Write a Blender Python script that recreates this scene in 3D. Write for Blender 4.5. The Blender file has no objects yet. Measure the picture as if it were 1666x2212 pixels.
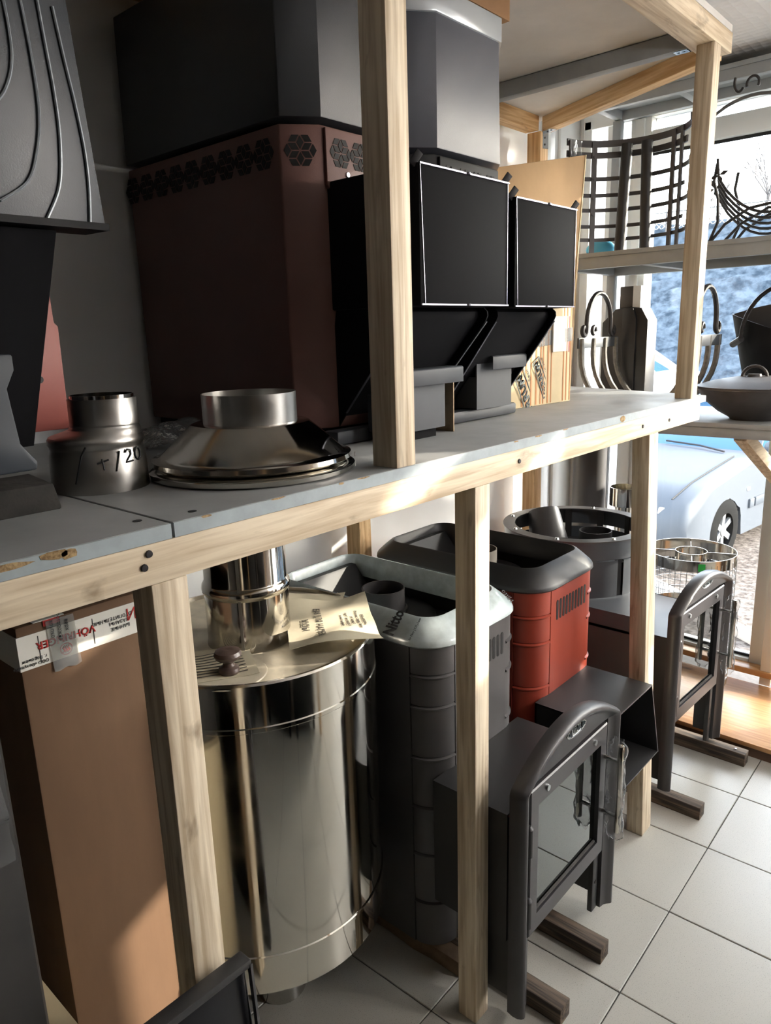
import bpy, bmesh, math, random
from mathutils import Vector, Matrix
random.seed(7)
S = bpy.context.scene
COL = S.collection
# ------------------------------------------------------------------ camera
cam_d = bpy.data.cameras.new('camera')
cam = bpy.data.objects.new('camera', cam_d); COL.objects.link(cam)
right = Vector((0.750682, 0.659977, -0.030099)); down = Vector((0.134458, -0.197226, -0.971094)); fwd = Vector((-0.646836, 0.724936, -0.236794))
mw = Matrix((right, -down, -fwd)).transposed().to_4x4()
mw.translation = Vector((0.793633, -2.43742, 1.584394))
cam.matrix_world = mw
cam_d.sensor_fit = 'HORIZONTAL'; cam_d.sensor_width = 36.0
cam_d.lens = 36.0 * 1583.753 / 1666.0
cam_d.clip_start = 0.02; cam_d.clip_end = 200
S.camera = cam
# ------------------------------------------------------------------ world, sun, exposure
W = bpy.data.worlds.new('world'); S.world = W; W.use_nodes = True
nt = W.node_tree; nt.nodes.clear()
sky = nt.nodes.new('ShaderNodeTexSky'); sky.sky_type = 'NISHITA'; sky.sun_disc = False
sky.sun_elevation = math.radians(20); sky.sun_rotation = math.radians(41); sky.air_density = 1.0; sky.dust_density = 2.0; sky.ozone_density = 1.0
hs = nt.nodes.new('ShaderNodeHueSaturation'); hs.inputs['Saturation'].default_value = 0.45
bgn = nt.nodes.new('ShaderNodeBackground'); bgn.inputs['Strength'].default_value = 1.4
wo = nt.nodes.new('ShaderNodeOutputWorld')
nt.links.new(sky.outputs[0], hs.inputs['Color']); nt.links.new(hs.outputs[0], bgn.inputs[0]); nt.links.new(bgn.outputs[0], wo.inputs[0])
sd = bpy.data.lights.new('sun', 'SUN'); sd.energy = 5.5; sd.angle = math.radians(0.6); sd.color = (1.0, 0.90, 0.76)
sun = bpy.data.objects.new('sun', sd); COL.objects.link(sun); sun.location = (6, 7, 6)
sun.rotation_euler = Vector((-0.87, -1.0, -0.48)).to_track_quat('-Z', 'Y').to_euler()
S.view_settings.view_transform = 'Standard'; S.view_settings.look = 'None'; S.view_settings.gamma = 1.0
S.view_settings.use_curve_mapping = False
S.view_settings.exposure = 1.08
try:
    S.cycles.max_bounces = 10; S.cycles.glossy_bounces = 6; S.cycles.transparent_max_bounces = 24; S.cycles.caustics_reflective = False; S.cycles.caustics_refractive = False
except Exception: pass

# ------------------------------------------------------------------ materials
def lin(c):
    return tuple((x/12.92 if x <= .04045 else ((x+.055)/1.055)**2.4) for x in [v/255 for v in c])
MATS = {}
def mat(name, rgb, rough=.5, metal=0.0, spec=.5, var=0.0, scale=20, bump=0.0, bscale=200, stretch=None, rgb2=None, contrast=(.35,.65), alpha=None, emit=None, coat=0.0, rvar=0.0):
    if name in MATS: return MATS[name]
    m = bpy.data.materials.new(name); m.use_nodes = True; t = m.node_tree; b = t.nodes['Principled BSDF']
    c = lin(rgb)
    b.inputs['Base Color'].default_value = (*c, 1); b.inputs['Roughness'].default_value = rough; b.inputs['Metallic'].default_value = metal
    b.inputs['Specular IOR Level'].default_value = spec
    if coat: b.inputs['Coat Weight'].default_value = coat; b.inputs['Coat Roughness'].default_value = .05
    if alpha is not None: b.inputs['Alpha'].default_value = alpha
    if emit: b.inputs['Emission Color'].default_value = (*lin(rgb),1); b.inputs['Emission Strength'].default_value = emit
    tc = t.nodes.new('ShaderNodeTexCoord'); mp = t.nodes.new('ShaderNodeMapping'); t.links.new(tc.outputs['Object'], mp.inputs[0])
    if stretch: mp.inputs['Scale'].default_value = stretch
    if rgb2 or var:
        n = t.nodes.new('ShaderNodeTexNoise'); n.inputs['Scale'].default_value = scale; n.inputs['Detail'].default_value = 5; n.inputs['Roughness'].default_value = .6
        t.links.new(mp.outputs[0], n.inputs['Vector'])
        r = t.nodes.new('ShaderNodeValToRGB')
        c2 = lin(rgb2) if rgb2 else tuple(max(0, x*(1-var)) for x in c)
        c1 = c if rgb2 else tuple(min(1, x*(1+var)) for x in c)
        r.color_ramp.elements[0].position = contrast[0]; r.color_ramp.elements[0].color = (*c2, 1)
        r.color_ramp.elements[1].position = contrast[1]; r.color_ramp.elements[1].color = (*c1, 1)
        t.links.new(n.outputs['Fac'], r.inputs[0]); t.links.new(r.outputs[0], b.inputs['Base Color'])
    if rvar:
        n3 = t.nodes.new('ShaderNodeTexNoise'); n3.inputs['Scale'].default_value = scale*.6; n3.inputs['Detail'].default_value = 6; t.links.new(mp.outputs[0], n3.inputs['Vector'])
        mr = t.nodes.new('ShaderNodeMapRange'); mr.inputs['From Min'].default_value = .35; mr.inputs['From Max'].default_value = .7
        mr.inputs['To Min'].default_value = rough; mr.inputs['To Max'].default_value = rough+rvar
        t.links.new(n3.outputs['Fac'], mr.inputs[0]); t.links.new(mr.outputs[0], b.inputs['Roughness'])
    if bump:
        n2 = t.nodes.new('ShaderNodeTexNoise'); n2.inputs['Scale'].default_value = bscale; n2.inputs['Detail'].default_value = 3
        t.links.new(mp.outputs[0], n2.inputs['Vector'])
        bp = t.nodes.new('ShaderNodeBump'); bp.inputs['Strength'].default_value = bump; bp.inputs['Distance'].default_value = .002
        t.links.new(n2.outputs['Fac'], bp.inputs['Height']); t.links.new(bp.outputs[0], b.inputs['Normal'])
    MATS[name] = m; return m
def wood(name, light, dark, axis, rough=.65, paint=None):
    if name in MATS: return MATS[name]
    m = bpy.data.materials.new(name); m.use_nodes = True; t = m.node_tree; b = t.nodes['Principled BSDF']; b.inputs['Roughness'].default_value = rough
    tc = t.nodes.new('ShaderNodeTexCoord'); mp = t.nodes.new('ShaderNodeMapping'); t.links.new(tc.outputs['Object'], mp.inputs[0])
    sc = [1,1,1]; sc[axis] = .05; mp.inputs['Scale'].default_value = sc
    def noise(s, d, src=mp):
        n = t.nodes.new('ShaderNodeTexNoise'); n.inputs['Scale'].default_value = s; n.inputs['Detail'].default_value = d; n.inputs['Distortion'].default_value = .4
        t.links.new(src.outputs[0], n.inputs['Vector']); return n
    def ramp(n, p0, c0, p1, c1):
        r = t.nodes.new('ShaderNodeValToRGB'); r.color_ramp.elements[0].position = p0; r.color_ramp.elements[0].color = (*c0,1)
        r.color_ramp.elements[1].position = p1; r.color_ramp.elements[1].color = (*c1,1); t.links.new(n.outputs['Fac'], r.inputs[0]); return r
    g = noise(90, 6); r1 = ramp(g, .36, lin(dark), .62, lin(light))
    mp2 = t.nodes.new('ShaderNodeMapping'); t.links.new(tc.outputs['Object'], mp2.inputs[0]); s2 = [1,1,1]; s2[axis] = .35; mp2.inputs['Scale'].default_value = s2
    k = noise(26, 5, mp2); r2 = ramp(k, .24, (.30,.25,.20), .38, (1,1,1))
    mx = t.nodes.new('ShaderNodeMix'); mx.data_type = 'RGBA'; mx.blend_type = 'MULTIPLY'; mx.inputs[0].default_value = .75
    t.links.new(r1.outputs[0], mx.inputs[6]); t.links.new(r2.outputs[0], mx.inputs[7])
    t.links.new(mx.outputs[2], b.inputs['Base Color'])
    bp = t.nodes.new('ShaderNodeBump'); bp.inputs['Strength'].default_value = .25; bp.inputs['Distance'].default_value = .002
    t.links.new(g.outputs['Fac'], bp.inputs['Height']); t.links.new(bp.outputs[0], b.inputs['Normal'])
    MATS[name] = m; return m
def glassmat(name, tint=(1,1,1), refl=.06, rough=.01, hazy=0.0, bump=0.0):
    if name in MATS: return MATS[name]
    m = bpy.data.materials.new(name); m.use_nodes = True; t = m.node_tree; t.nodes.remove(t.nodes['Principled BSDF'])
    out = t.nodes['Material Output']; tr = t.nodes.new('ShaderNodeBsdfTransparent'); tr.inputs[0].default_value = (*tint,1)
    gl = t.nodes.new('ShaderNodeBsdfGlossy'); gl.inputs['Roughness'].default_value = rough
    lw = t.nodes.new('ShaderNodeFresnel'); lw.inputs['IOR'].default_value = 1.35 if refl < .07 else (1.18 if refl < .2 else 1.6)
    mx = t.nodes.new('ShaderNodeMixShader'); t.links.new(lw.outputs[0], mx.inputs[0]); t.links.new(tr.outputs[0], mx.inputs[1]); t.links.new(gl.outputs[0], mx.inputs[2])
    last = mx
    if hazy:
        df = t.nodes.new('ShaderNodeBsdfDiffuse'); df.inputs[0].default_value = (.85,.88,.9,1)
        m2 = t.nodes.new('ShaderNodeMixShader'); m2.inputs[0].default_value = hazy; t.links.new(mx.outputs[0], m2.inputs[1]); t.links.new(df.outputs[0], m2.inputs[2]); last = m2
    if bump:
        n = t.nodes.new('ShaderNodeTexNoise'); n.inputs['Scale'].default_value = 60; tc = t.nodes.new('ShaderNodeTexCoord'); t.links.new(tc.outputs['Object'], n.inputs['Vector'])
        bp = t.nodes.new('ShaderNodeBump'); bp.inputs['Strength'].default_value = bump; bp.inputs['Distance'].default_value = .01
        t.links.new(n.outputs['Fac'], bp.inputs['Height']); t.links.new(bp.outputs[0], gl.inputs['Normal']); t.links.new(bp.outputs[0], lw.inputs['Normal'])
    t.links.new(last.outputs[0], out.inputs[0]); MATS[name] = m; return m

WZ = wood('pine_upright', (222,208,184), (184,164,136), 2); WY = wood('pine_lengthwise', (222,206,180), (188,166,136), 1); WX = wood('pine_crosswise', (216,184,140), (180,140,96), 0)
WZ2 = wood('fresh_pine_upright', (228,194,146), (196,152,104), 2); WY2 = wood('fresh_pine_lengthwise', (230,196,146), (198,152,102), 1)
GREYBOARD = mat('grey_laminate', (150,152,152), .45, var=.10, scale=7, bump=.05, rvar=.2)
GREYEDGE = mat('grey_edge_band', (150,160,164), .5, var=.08, scale=30)
CHIP = mat('raw_chipboard', (176,150,108), .9, rgb2=(110,86,56), scale=160, bump=.6, bscale=250)
WALL = mat('white_wall_panel', (238,240,241), .16, spec=.6, var=.02, scale=3)
WHITE = mat('white_pvc', (232,234,232), .3)
GREYPAINT = mat('grey_painted_timber', (152,156,158), .55, var=.06, scale=12)
TILE = mat('speckled_beige_tile', (178,176,168), .28, rgb2=(126,124,116), scale=420, contrast=(.33,.42), bump=.03, bscale=300, rvar=.12)
GROUT = mat('dark_grout', (72,70,68), .9, var=.2, scale=50)
BLACK = mat('black_powder_coat', (38,37,38), .42, bump=.12, bscale=700, var=.08, scale=8)
COVER = mat('matt_black_cover', (17,17,20), .75, spec=.06, bump=.05, bscale=600)
FRAMEM = mat('graphite_door_enamel', (50,48,50), .36, bump=.08, bscale=700)
BLACK2 = mat('deep_black_enamel', (20,20,23), .6, spec=.25, bump=.05, bscale=600)
CHAR = mat('charcoal_steel', (74,72,73), .42, bump=.1, bscale=800, var=.06, scale=10)
DRAWERM = mat('drawer_grey_steel', (52,55,60), .5, spec=.3, var=.06, scale=9)
GREYST = mat('grey_steel_sheet', (74,78,84), .45, metal=.1, var=.06, scale=9)
REDBR = mat('red_brown_enamel', (98,66,60), .55, bump=.1, bscale=600, var=.06, scale=8)
TERRA = mat('terracotta_enamel', (150,62,46), .38, bump=.08, bscale=700, var=.05, scale=6)
CHROME = mat('polished_steel', (196,194,190), .05, metal=1.0, rvar=.10, scale=14)
CHROMEP = mat('mirror_steel', (200,196,188), .035, metal=1.0, rvar=.16, scale=9)
BRUSH = mat('brushed_steel', (172,170,166), .28, metal=1.0, rvar=.12, scale=18, stretch=(1,1,6))
ZINC = mat('zinc_screw', (190,194,196), .25, metal=1.0)
BAREEDGE = mat('bare_metal_edge', (112,112,122), .35, metal=.8)
FILM = mat('pale_protective_film', (188,200,202), .22, var=.10, scale=40, coat=.3, bump=.12, bscale=60)
DOORGL = mat('reflective_stove_glass', (120,124,124), .02, metal=1.0)
CARD = mat('brown_cardboard', (108,82,60), .85, var=.05, scale=20, bump=.1, bscale=90, stretch=(1,1,.2))
CARDL = mat('tan_cardboard', (146,116,80), .85, var=.06, scale=10)
CREAM = mat('cream_carton', (206,188,152), .8, var=.04, scale=15)
ORANGE = mat('orange_print', (186,128,84), .8)
WHTAPE = mat('white_tape', (226,224,216), .35)
REDINK = mat('red_ink', (176,36,30), .6); BLKINK = mat('black_ink', (26,26,28), .6); GREYINK = mat('grey_ink', (84,80,74), .7); DKINK = mat('slate_ink', (62,72,76), .7)
PAPER = mat('aged_paper', (214,204,178), .85, var=.06, scale=12, bump=.2, bscale=40)
WHPAPER = mat('white_paper', (232,230,222), .85)
KNOB = mat('brown_plastic_knob', (92,76,70), .3, var=.2, scale=40)
DUSTY = mat('dusty_steel_lid', (222,213,192), .36, metal=.32, rvar=.25, scale=22, var=.12)
TARWOOD = wood('tarred_timber', (104,88,72), (46,38,33), 0, rough=.8); TARSIDE = mat('oiled_timber', (92,70,48), .8, rgb2=(40,32,26), scale=12, stretch=(.2,1,1))
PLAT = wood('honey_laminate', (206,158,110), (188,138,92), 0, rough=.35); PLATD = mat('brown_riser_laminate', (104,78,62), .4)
CLEAR = glassmat('window_glass', (.97,.985,.98)); POLY = glassmat('clear_film', (.985,.985,.985), refl=.1, rough=.12, hazy=.05, bump=.3)
BAG = glassmat('plastic_bag', (.95,.95,.94), refl=.3, rough=.15, hazy=.06, bump=.8)
CTAPE = glassmat('clear_tape_film', (.93,.92,.88), rough=.15, hazy=.14)
IRON = mat('forged_iron', (58,56,56), .45, metal=.5, var=.2, scale=50, bump=.2, bscale=120)
REBAR = mat('steel_rebar', (120,118,114), .45, metal=.8, var=.2, scale=60)
CAST = mat('cast_iron', (78,74,74), .5, metal=.4, var=.1, scale=20, bump=.2, bscale=300)
GRIDB = mat('grey_flat_bar', (78,76,78), .5, metal=.3)
GREEN = mat('green_sticker', (40,170,70), .6); BLUEB = mat('blue_plastic', (70,160,200), .5)
FOAM = mat('brown_packing_sheet', (120,100,80), .9, var=.2, scale=20)
CARP = mat('silver_car_paint', (74,79,86), .5, spec=.25); CARW = mat('white_car_paint', (226,230,230), .3, coat=.5)
TYRE = mat('tyre_rubber', (24,24,24), .9, spec=.05); ALLOY = mat('alloy_wheel', (150,152,154), .35, metal=.5); CARGL = mat('car_glass', (60,96,128), .05, metal=.3); LAMP = mat('headlamp_lens', (226,228,226), .1, coat=1.0); TAIL = mat('red_tail_lens', (200,40,50), .2, coat=.6)
GRAVEL = mat('gravel_ground', (122,114,108), .95, spec=.05, rgb2=(66,60,57), scale=22, bump=1.0, bscale=30)
HILLM = mat('frosty_embankment', (92,102,112), .95, spec=.05, rgb2=(46,56,66), scale=4.5, bump=1.0, bscale=6)
KERB = mat('concrete_kerb', (170,162,154), .9, var=.08)
TREEM = mat('bare_branches', (90,84,82), .9)
HARD = mat('hardboard', (112,84,54), .8, rgb2=(150,130,104), scale=40, contrast=(.5,.8))
DARKIN = mat('dark_interior', (20,19,19), .8)  # flat dark colour standing for the unlit inside of vents and wheel wells
FILLGLOBE = mat('fill_lamp_globe', (255,244,226), .5, emit=1.5)  # glowing globe of the added fill lamp
TIRE = TYRE

def frostmat():
    m = bpy.data.materials.new('frosted_film'); m.use_nodes = True; t = m.node_tree; t.nodes.remove(t.nodes['Principled BSDF'])
    a = t.nodes.new('ShaderNodeBsdfTranslucent'); a.inputs[0].default_value = (.86,.88,.90,1); d = t.nodes.new('ShaderNodeBsdfDiffuse'); d.inputs[0].default_value = (.5,.5,.5,1)
    x = t.nodes.new('ShaderNodeMixShader'); x.inputs[0].default_value = .12; t.links.new(a.outputs[0], x.inputs[1]); t.links.new(d.outputs[0], x.inputs[2]); t.links.new(x.outputs[0], t.nodes['Material Output'].inputs[0]); return m
FROST = frostmat()
# ceiling with embossed grid
def ceilmat():
    m = bpy.data.materials.new('embossed_ceiling'); m.use_nodes = True; t = m.node_tree; b = t.nodes['Principled BSDF']; b.inputs['Base Color'].default_value = (*lin((240,237,236)),1); b.inputs['Roughness'].default_value = .6
    tc = t.nodes.new('ShaderNodeTexCoord'); v = t.nodes.new('ShaderNodeTexVoronoi'); v.inputs['Scale'].default_value = 32; v.inputs['Randomness'].default_value = .15
    t.links.new(tc.outputs['Object'], v.inputs['Vector']); bp = t.nodes.new('ShaderNodeBump'); bp.inputs['Strength'].default_value = .5; bp.inputs['Distance'].default_value = .008
    t.links.new(v.outputs['Distance'], bp.inputs['Height']); t.links.new(bp.outputs[0], b.inputs['Normal']); return m
CEIL = ceilmat()

# ------------------------------------------------------------------ helpers
OFF = {}
def tag(o, label=None, cat=None, group=None, kind=None):
    if label: o['label'] = label
    if cat: o['category'] = cat
    if group: o['group'] = group
    if kind: o['kind'] = kind
    return o
def root(name, label, cat, loc, group=None):
    o = bpy.data.objects.new(name, None); COL.objects.link(o); o.location = loc; o.empty_display_size = .05
    OFF[o.name] = Vector(loc); return tag(o, label, cat, group)
class B:
    def __init__(s): s.bm = bmesh.new()
    def hexa(s, p):
        v = [s.bm.verts.new(q) for q in p]
        for f in ((0,3,2,1),(4,5,6,7),(0,1,5,4),(1,2,6,5),(2,3,7,6),(3,0,4,7)): s.bm.faces.new([v[i] for i in f])
        return s
    def box(s, x0,x1,y0,y1,z0,z1):
        return s.hexa([(x0,y0,z0),(x1,y0,z0),(x1,y1,z0),(x0,y1,z0),(x0,y0,z1),(x1,y0,z1),(x1,y1,z1),(x0,y1,z1)])
    def prism(s, pts, d):
        d = Vector(d); a = [s.bm.verts.new(p) for p in pts]; b = [s.bm.verts.new(Vector(p)+d) for p in pts]; n = len(pts)
        s.bm.faces.new(a[::-1]); s.bm.faces.new(b)
        for i in range(n): s.bm.faces.new([a[i], a[(i+1)%n], b[(i+1)%n], b[i]])
        return s
    def beam(s, p, q, w, h, up=(0,0,1)):
        p = Vector(p); q = Vector(q); d = (q-p).normalized(); u = Vector(up); sd_ = d.cross(u).normalized(); u = sd_.cross(d).normalized()
        c = [(-w/2,-h/2),(w/2,-h/2),(w/2,h/2),(-w/2,h/2)]
        return s.prism([p+sd_*a+u*b_ for a,b_ in c], q-p)
    def loft(s, loops, closed=True, cap0=False, cap1=False, wrap=False):
        L = [[s.bm.verts.new(p) for p in lp] for lp in loops]
        pairs = list(zip(L, L[1:])) + ([(L[-1], L[0])] if wrap else [])
        for a, b in pairs:
            n = len(a)
            for i in range(n if closed else n-1):
                j = (i+1) % n
                s.bm.faces.new([a[i], a[j], b[j], b[i]])
        if cap0: s.bm.faces.new(L[0][::-1])
        if cap1: s.bm.faces.new(L[-1])
        return s
    def lathe(s, c, prof, n=40, axis=2, closed=False, a0=0, a1=2*math.pi):
        full = abs(a1-a0-2*math.pi) < 1e-6; m = n if full else n+1; loops = []
        for r, h in prof:
            lp = []
            for i in range(m):
                a = a0+(a1-a0)*i/n; p = [0,0,0]; p[(axis+1)%3] = r*math.cos(a); p[(axis+2)%3] = r*math.sin(a); p[axis] = h
                lp.append(Vector(c)+Vector(p))
            loops.append(lp)
        return s.loft(loops, closed=full, wrap=closed)
    def cyl(s, p, q, r, r2=None, n=20, cap=True):
        return s.tube([p,q], [r, r if r2 is None else r2], n, cap)
    def tube(s, pts, r, n=8, cap=True, closed=False):
        P = [Vector(p) for p in pts]; m = len(P); loops = []; prev = None
        for i in range(m):
            if closed: d = P[(i+1)%m]-P[i-1]
            else: d = P[min(i+1,m-1)]-P[max(i-1,0)]
            d.normalize()
            if prev is None:
                u = d.orthogonal().normalized()
            else:
                u = prev - d*prev.dot(d)
                u = d.orthogonal() if u.length < 1e-6 else u
                u.normalize()
            prev = u; w = d.cross(u); rr = r[i] if isinstance(r,(list,tuple)) else r
            loops.append([P[i]+(u*math.cos(2*math.pi*k/n)+w*math.sin(2*math.pi*k/n))*rr for k in range(n)])
        return s.loft(loops, True, cap and not closed, cap and not closed, wrap=closed)
    def ball(s, c, r, sc=(1,1,1), seg=12):
        ret = bmesh.ops.create_uvsphere(s.bm, u_segments=seg, v_segments=max(6,seg//2), radius=r)
        for v in ret['verts']: v.co = Vector((v.co.x*sc[0], v.co.y*sc[1], v.co.z*sc[2]))+Vector(c)
        return s
    def sheet(s, fn, nu, nv, th=.0006):
        g = [[Vector(fn(i/nu, j/nv)) for j in range(nv+1)] for i in range(nu+1)]
        def nrm(i,j):
            a = g[min(i+1,nu)][j]-g[max(i-1,0)][j]; b = g[i][min(j+1,nv)]-g[i][max(j-1,0)]; c = a.cross(b)
            return c.normalized() if c.length > 1e-9 else Vector((0,0,1))
        t = [[s.bm.verts.new(g[i][j]+nrm(i,j)*th/2) for j in range(nv+1)] for i in range(nu+1)]
        u = [[s.bm.verts.new(g[i][j]-nrm(i,j)*th/2) for j in range(nv+1)] for i in range(nu+1)]
        for i in range(nu):
            for j in range(nv):
                s.bm.faces.new([t[i][j],t[i+1][j],t[i+1][j+1],t[i][j+1]]); s.bm.faces.new([u[i][j],u[i][j+1],u[i+1][j+1],u[i+1][j]])
        for i in range(nu):
            s.bm.faces.new([t[i][0],u[i][0],u[i+1][0],t[i+1][0]]); s.bm.faces.new([t[i][nv],t[i+1][nv],u[i+1][nv],u[i][nv]])
        for j in range(nv):
            s.bm.faces.new([t[0][j],t[0][j+1],u[0][j+1],u[0][j]]); s.bm.faces.new([t[nu][j],u[nu][j],u[nu][j+1],t[nu][j+1]])
        return s
    def out(s, name, m, parent=None, bevel=0, seg=2, smooth=35, loc=None, label=None, cat=None, group=None, kind=None, flip=True):
        bm = s.bm
        if flip: bmesh.ops.recalc_face_normals(bm, faces=bm.faces)
        if bevel:
            e = [x for x in bm.edges if len(x.link_faces) == 2 and x.calc_face_angle(0) > math.radians(40)]
            bmesh.ops.bevel(bm, geom=e, offset=bevel, segments=seg, profile=.5, affect='EDGES', clamp_overlap=True)
        off = OFF[parent.name] if parent is not None else Vector(loc if loc else (0,0,0))
        bmesh.ops.translate(bm, verts=bm.verts, vec=-off)
        me = bpy.data.meshes.new(name); bm.to_mesh(me); bm.free()
        if smooth:
            me.shade_smooth(); me.set_sharp_from_angle(angle=math.radians(smooth))
        me.materials.append(m)
        o = bpy.data.objects.new(name, me); COL.objects.link(o)
        if parent is not None: o.parent = parent
        elif loc: o.location = loc
        OFF[o.name] = off
        return tag(o, label, cat, group, kind)
def text(name, s, size, org, xd, yd, m, parent, align='CENTER', ext=.0004, wrap=None, sx=1.0, bold=0.0):
    cu = bpy.data.curves.new(name, 'FONT'); cu.body = s; cu.size = size; cu.align_x = align; cu.align_y = 'CENTER'; cu.resolution_u = 2; cu.offset = bold
    o = bpy.data.objects.new('tmp', cu); COL.objects.link(o)
    bpy.context.view_layer.update()
    me = bpy.data.meshes.new_from_object(o.evaluated_get(bpy.context.evaluated_depsgraph_get()))
    bpy.data.objects.remove(o); bpy.data.curves.remove(cu)
    xd = Vector(xd).normalized(); yd = Vector(yd).normalized(); n = xd.cross(yd).normalized(); org = Vector(org)
    bm = bmesh.new(); bm.from_mesh(me); bpy.data.meshes.remove(me)
    if ext:
        r = bmesh.ops.extrude_face_region(bm, geom=bm.faces[:]); vs = [v for v in r['geom'] if isinstance(v, bmesh.types.BMVert)]
        bmesh.ops.translate(bm, verts=vs, vec=(0,0,ext))
    for v in bm.verts:
        if wrap: v.co = wrap(v.co.x*sx, v.co.y, v.co.z)
        else: v.co = org + xd*v.co.x*sx + yd*v.co.y + n*v.co.z
    b = B(); b.bm.free(); b.bm = bm
    return b.out(name, m, parent, smooth=0)
def screw(p, d, parent, r=.006, m=None, name='screw'):
    p = Vector(p); d = Vector(d).normalized()
    return B().cyl(p-d*.002, p+d*.0025, r, r*.8, 10).out(name, m or ZINC, parent)
def struct(b, name, m, **k):
    o = b.out(name, m, **k); o['kind'] = 'structure'; return o

# ------------------------------------------------------------------ setting: floor, walls, ceiling
TA = .01497
fl = struct(B().box(-1.0, 3.2, -4.6, 1.0, -.06, -.004), 'floor', GROUT)
tb = B().box(-.1635,.1635,-.1635,.1635,-.012,0); tile0 = tb.out('tile', TILE, fl, bevel=.0015, seg=1)
first = True
cx0, cy0 = .206287, .001361
for i in range(-4, 9):
    for j in range(-14, 3):
        u, v = (i+.5)*.33, (j+.5)*.33
        x = cx0+u*math.cos(TA)-v*math.sin(TA); y = cy0+u*math.sin(TA)+v*math.cos(TA)
        if not (-1.0 < x < 3.0 and -4.4 < y < .75): continue
        o = tile0 if first else tile0.copy()
        if not first: COL.objects.link(o)
        first = False
        o.location = (x, y, random.uniform(-.0006,.0004)); o.rotation_euler = (0,0,TA)
struct(B().box(-1.05,-.93,-4.6,1.0,-.06,2.6), 'wall_left', WALL)
struct(B().box(-1.05,3.3,-4.7,-4.6,-.06,2.6), 'wall_back', mat('dim_wall_paint', (84,74,66), .7, var=.1, scale=2))
struct(B().box(3.2,3.3,-4.6,1.0,-.06,2.6), 'wall_right', mat('warm_wall_paint', (96,84,74), .7, var=.1, scale=2))
struct(B().box(-1.05,3.3,-4.7,1.0,2.535,2.62), 'ceiling', CEIL)
# window wall (y about .88): pier at the corner, glazed part, unseen sun-masking wall on the right
YW = .88
struct(B().box(-.95,-.885,YW,YW+.12,-.06,2.56).box(-.885,-.665,YW,YW+.12,-.06,.12), 'wall_front', WALL)
fw_ = B()  # unseen wall pieces shaped to block the sun except for a few patches
for x0_,x1_,z0_,z1_ in ((.72,1.25,-.06,.95),(1.25,3.25,-.06,.30),(1.25,1.30,.3,2.56),(1.58,1.60,.3,1.9),(2.20,2.26,.3,2.56),(2.70,2.76,.3,2.56),(3.18,3.25,.3,2.56),(3.0,3.1,2.52,2.56)): fw_.box(x0_,x1_,YW,YW+.10,z0_,z1_)
wr = struct(fw_, 'wall_sun_mask', mat('dim_wall_paint', (84,74,66)))
fp_ = B()   # added unseen diffusing panes: soft side light, gaps let sun patches through
for x0_,x1_,z0_,z1_ in ((1.30,1.58,.30,2.56),(1.58,1.62,.30,2.56),(1.62,1.92,.30,1.92),(1.62,1.92,2.26,2.56),(1.92,2.00,.30,2.44),(2.00,2.13,.30,1.60),(2.00,2.13,1.87,2.44),(2.13,2.26,.30,2.44),(2.26,2.70,.30,2.56),(2.76,3.18,.30,2.56)): fp_.box(x0_,x1_,YW+.04,YW+.045,z0_,z1_)
struct(fp_, 'fill_diffuser_panes', FROST)
wn = bpy.data.objects.new('window_1', None); COL.objects.link(wn); wn.location = (0,YW,.1); wn['kind'] = 'structure'; OFF['window_1'] = Vector((0,YW,.1))
B().box(-.665,-.575,YW-.03,YW+.06,.10,2.47).out('jamb', WHITE, wn, bevel=.006)
B().box(-.885,-.845,YW-.03,YW+.06,.10,2.47).out('jamb', WHITE, wn, bevel=.006)
B().box(-.845,-.665,YW+.012,YW+.018,.12,2.47).out('frosted_pane', FROST, wn, smooth=0)
B().box(-.775,-.745,YW-.02,YW+.05,.12,2.47).out('glazing_bar', WHITE, wn, bevel=.004)
B().box(-.885,-.665,YW-.03,YW+.06,2.43,2.535).out('head', WHITE, wn, bevel=.004)
B().box(-.64,-.60,YW-.045,YW-.03,.12,2.43).out('jamb_bead', WHITE, wn, bevel=.004)
B().box(-.012,.088,YW-.03,YW+.06,.10,2.47).out('mullion', WHITE, wn, bevel=.006)
B().box(.62,.72,YW-.03,YW+.06,.10,2.47).out('mullion', WHITE, wn, bevel=.006)
B().box(1.17,1.25,YW-.03,YW+.06,.10,2.47).out('jamb', WHITE, wn, bevel=.006)
for a,b_ in ((-.575,-.012),(.088,.62),(.72,1.17)):
    B().box(a,b_,YW-.03,YW+.06,2.297,2.38).out('transom', WHITE, wn, bevel=.006)
    B().box(a,b_,YW-.005,YW+.004,2.285,2.297).out('gasket', BLKINK, wn)
    B().box(a,b_,YW-.03,YW+.06,2.43,2.535).out('head', WHITE, wn, bevel=.004)
    B().box(a,b_,YW-.03,YW+.06,.10,.135).out('bottom_rail', WHITE, wn, bevel=.004)
    B().box(a,b_,YW-.006,YW+.004,.135,.147).out('gasket', BLKINK, wn)
    B().box(a,b_,YW+.012,YW+.02,.135,2.29).out('pane', CLEAR, wn, smooth=0)
    B().box(a,b_,YW+.012,YW+.02,2.38,2.43).out('pane', CLEAR, wn, smooth=0)
struct(B().box(-.93,1.3,YW-.10,YW-.03,.095,.122), 'trim_1', PLAT, bevel=.003)
# wall corner profile strips
struct(B().box(-.93,-.905,.55,.60,0,2.5), 'trim_2', WHITE, bevel=.006)
struct(B().box(-.93,-.915,.70,YW,0,2.5), 'trim_3', WHITE, bevel=.004)

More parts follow.
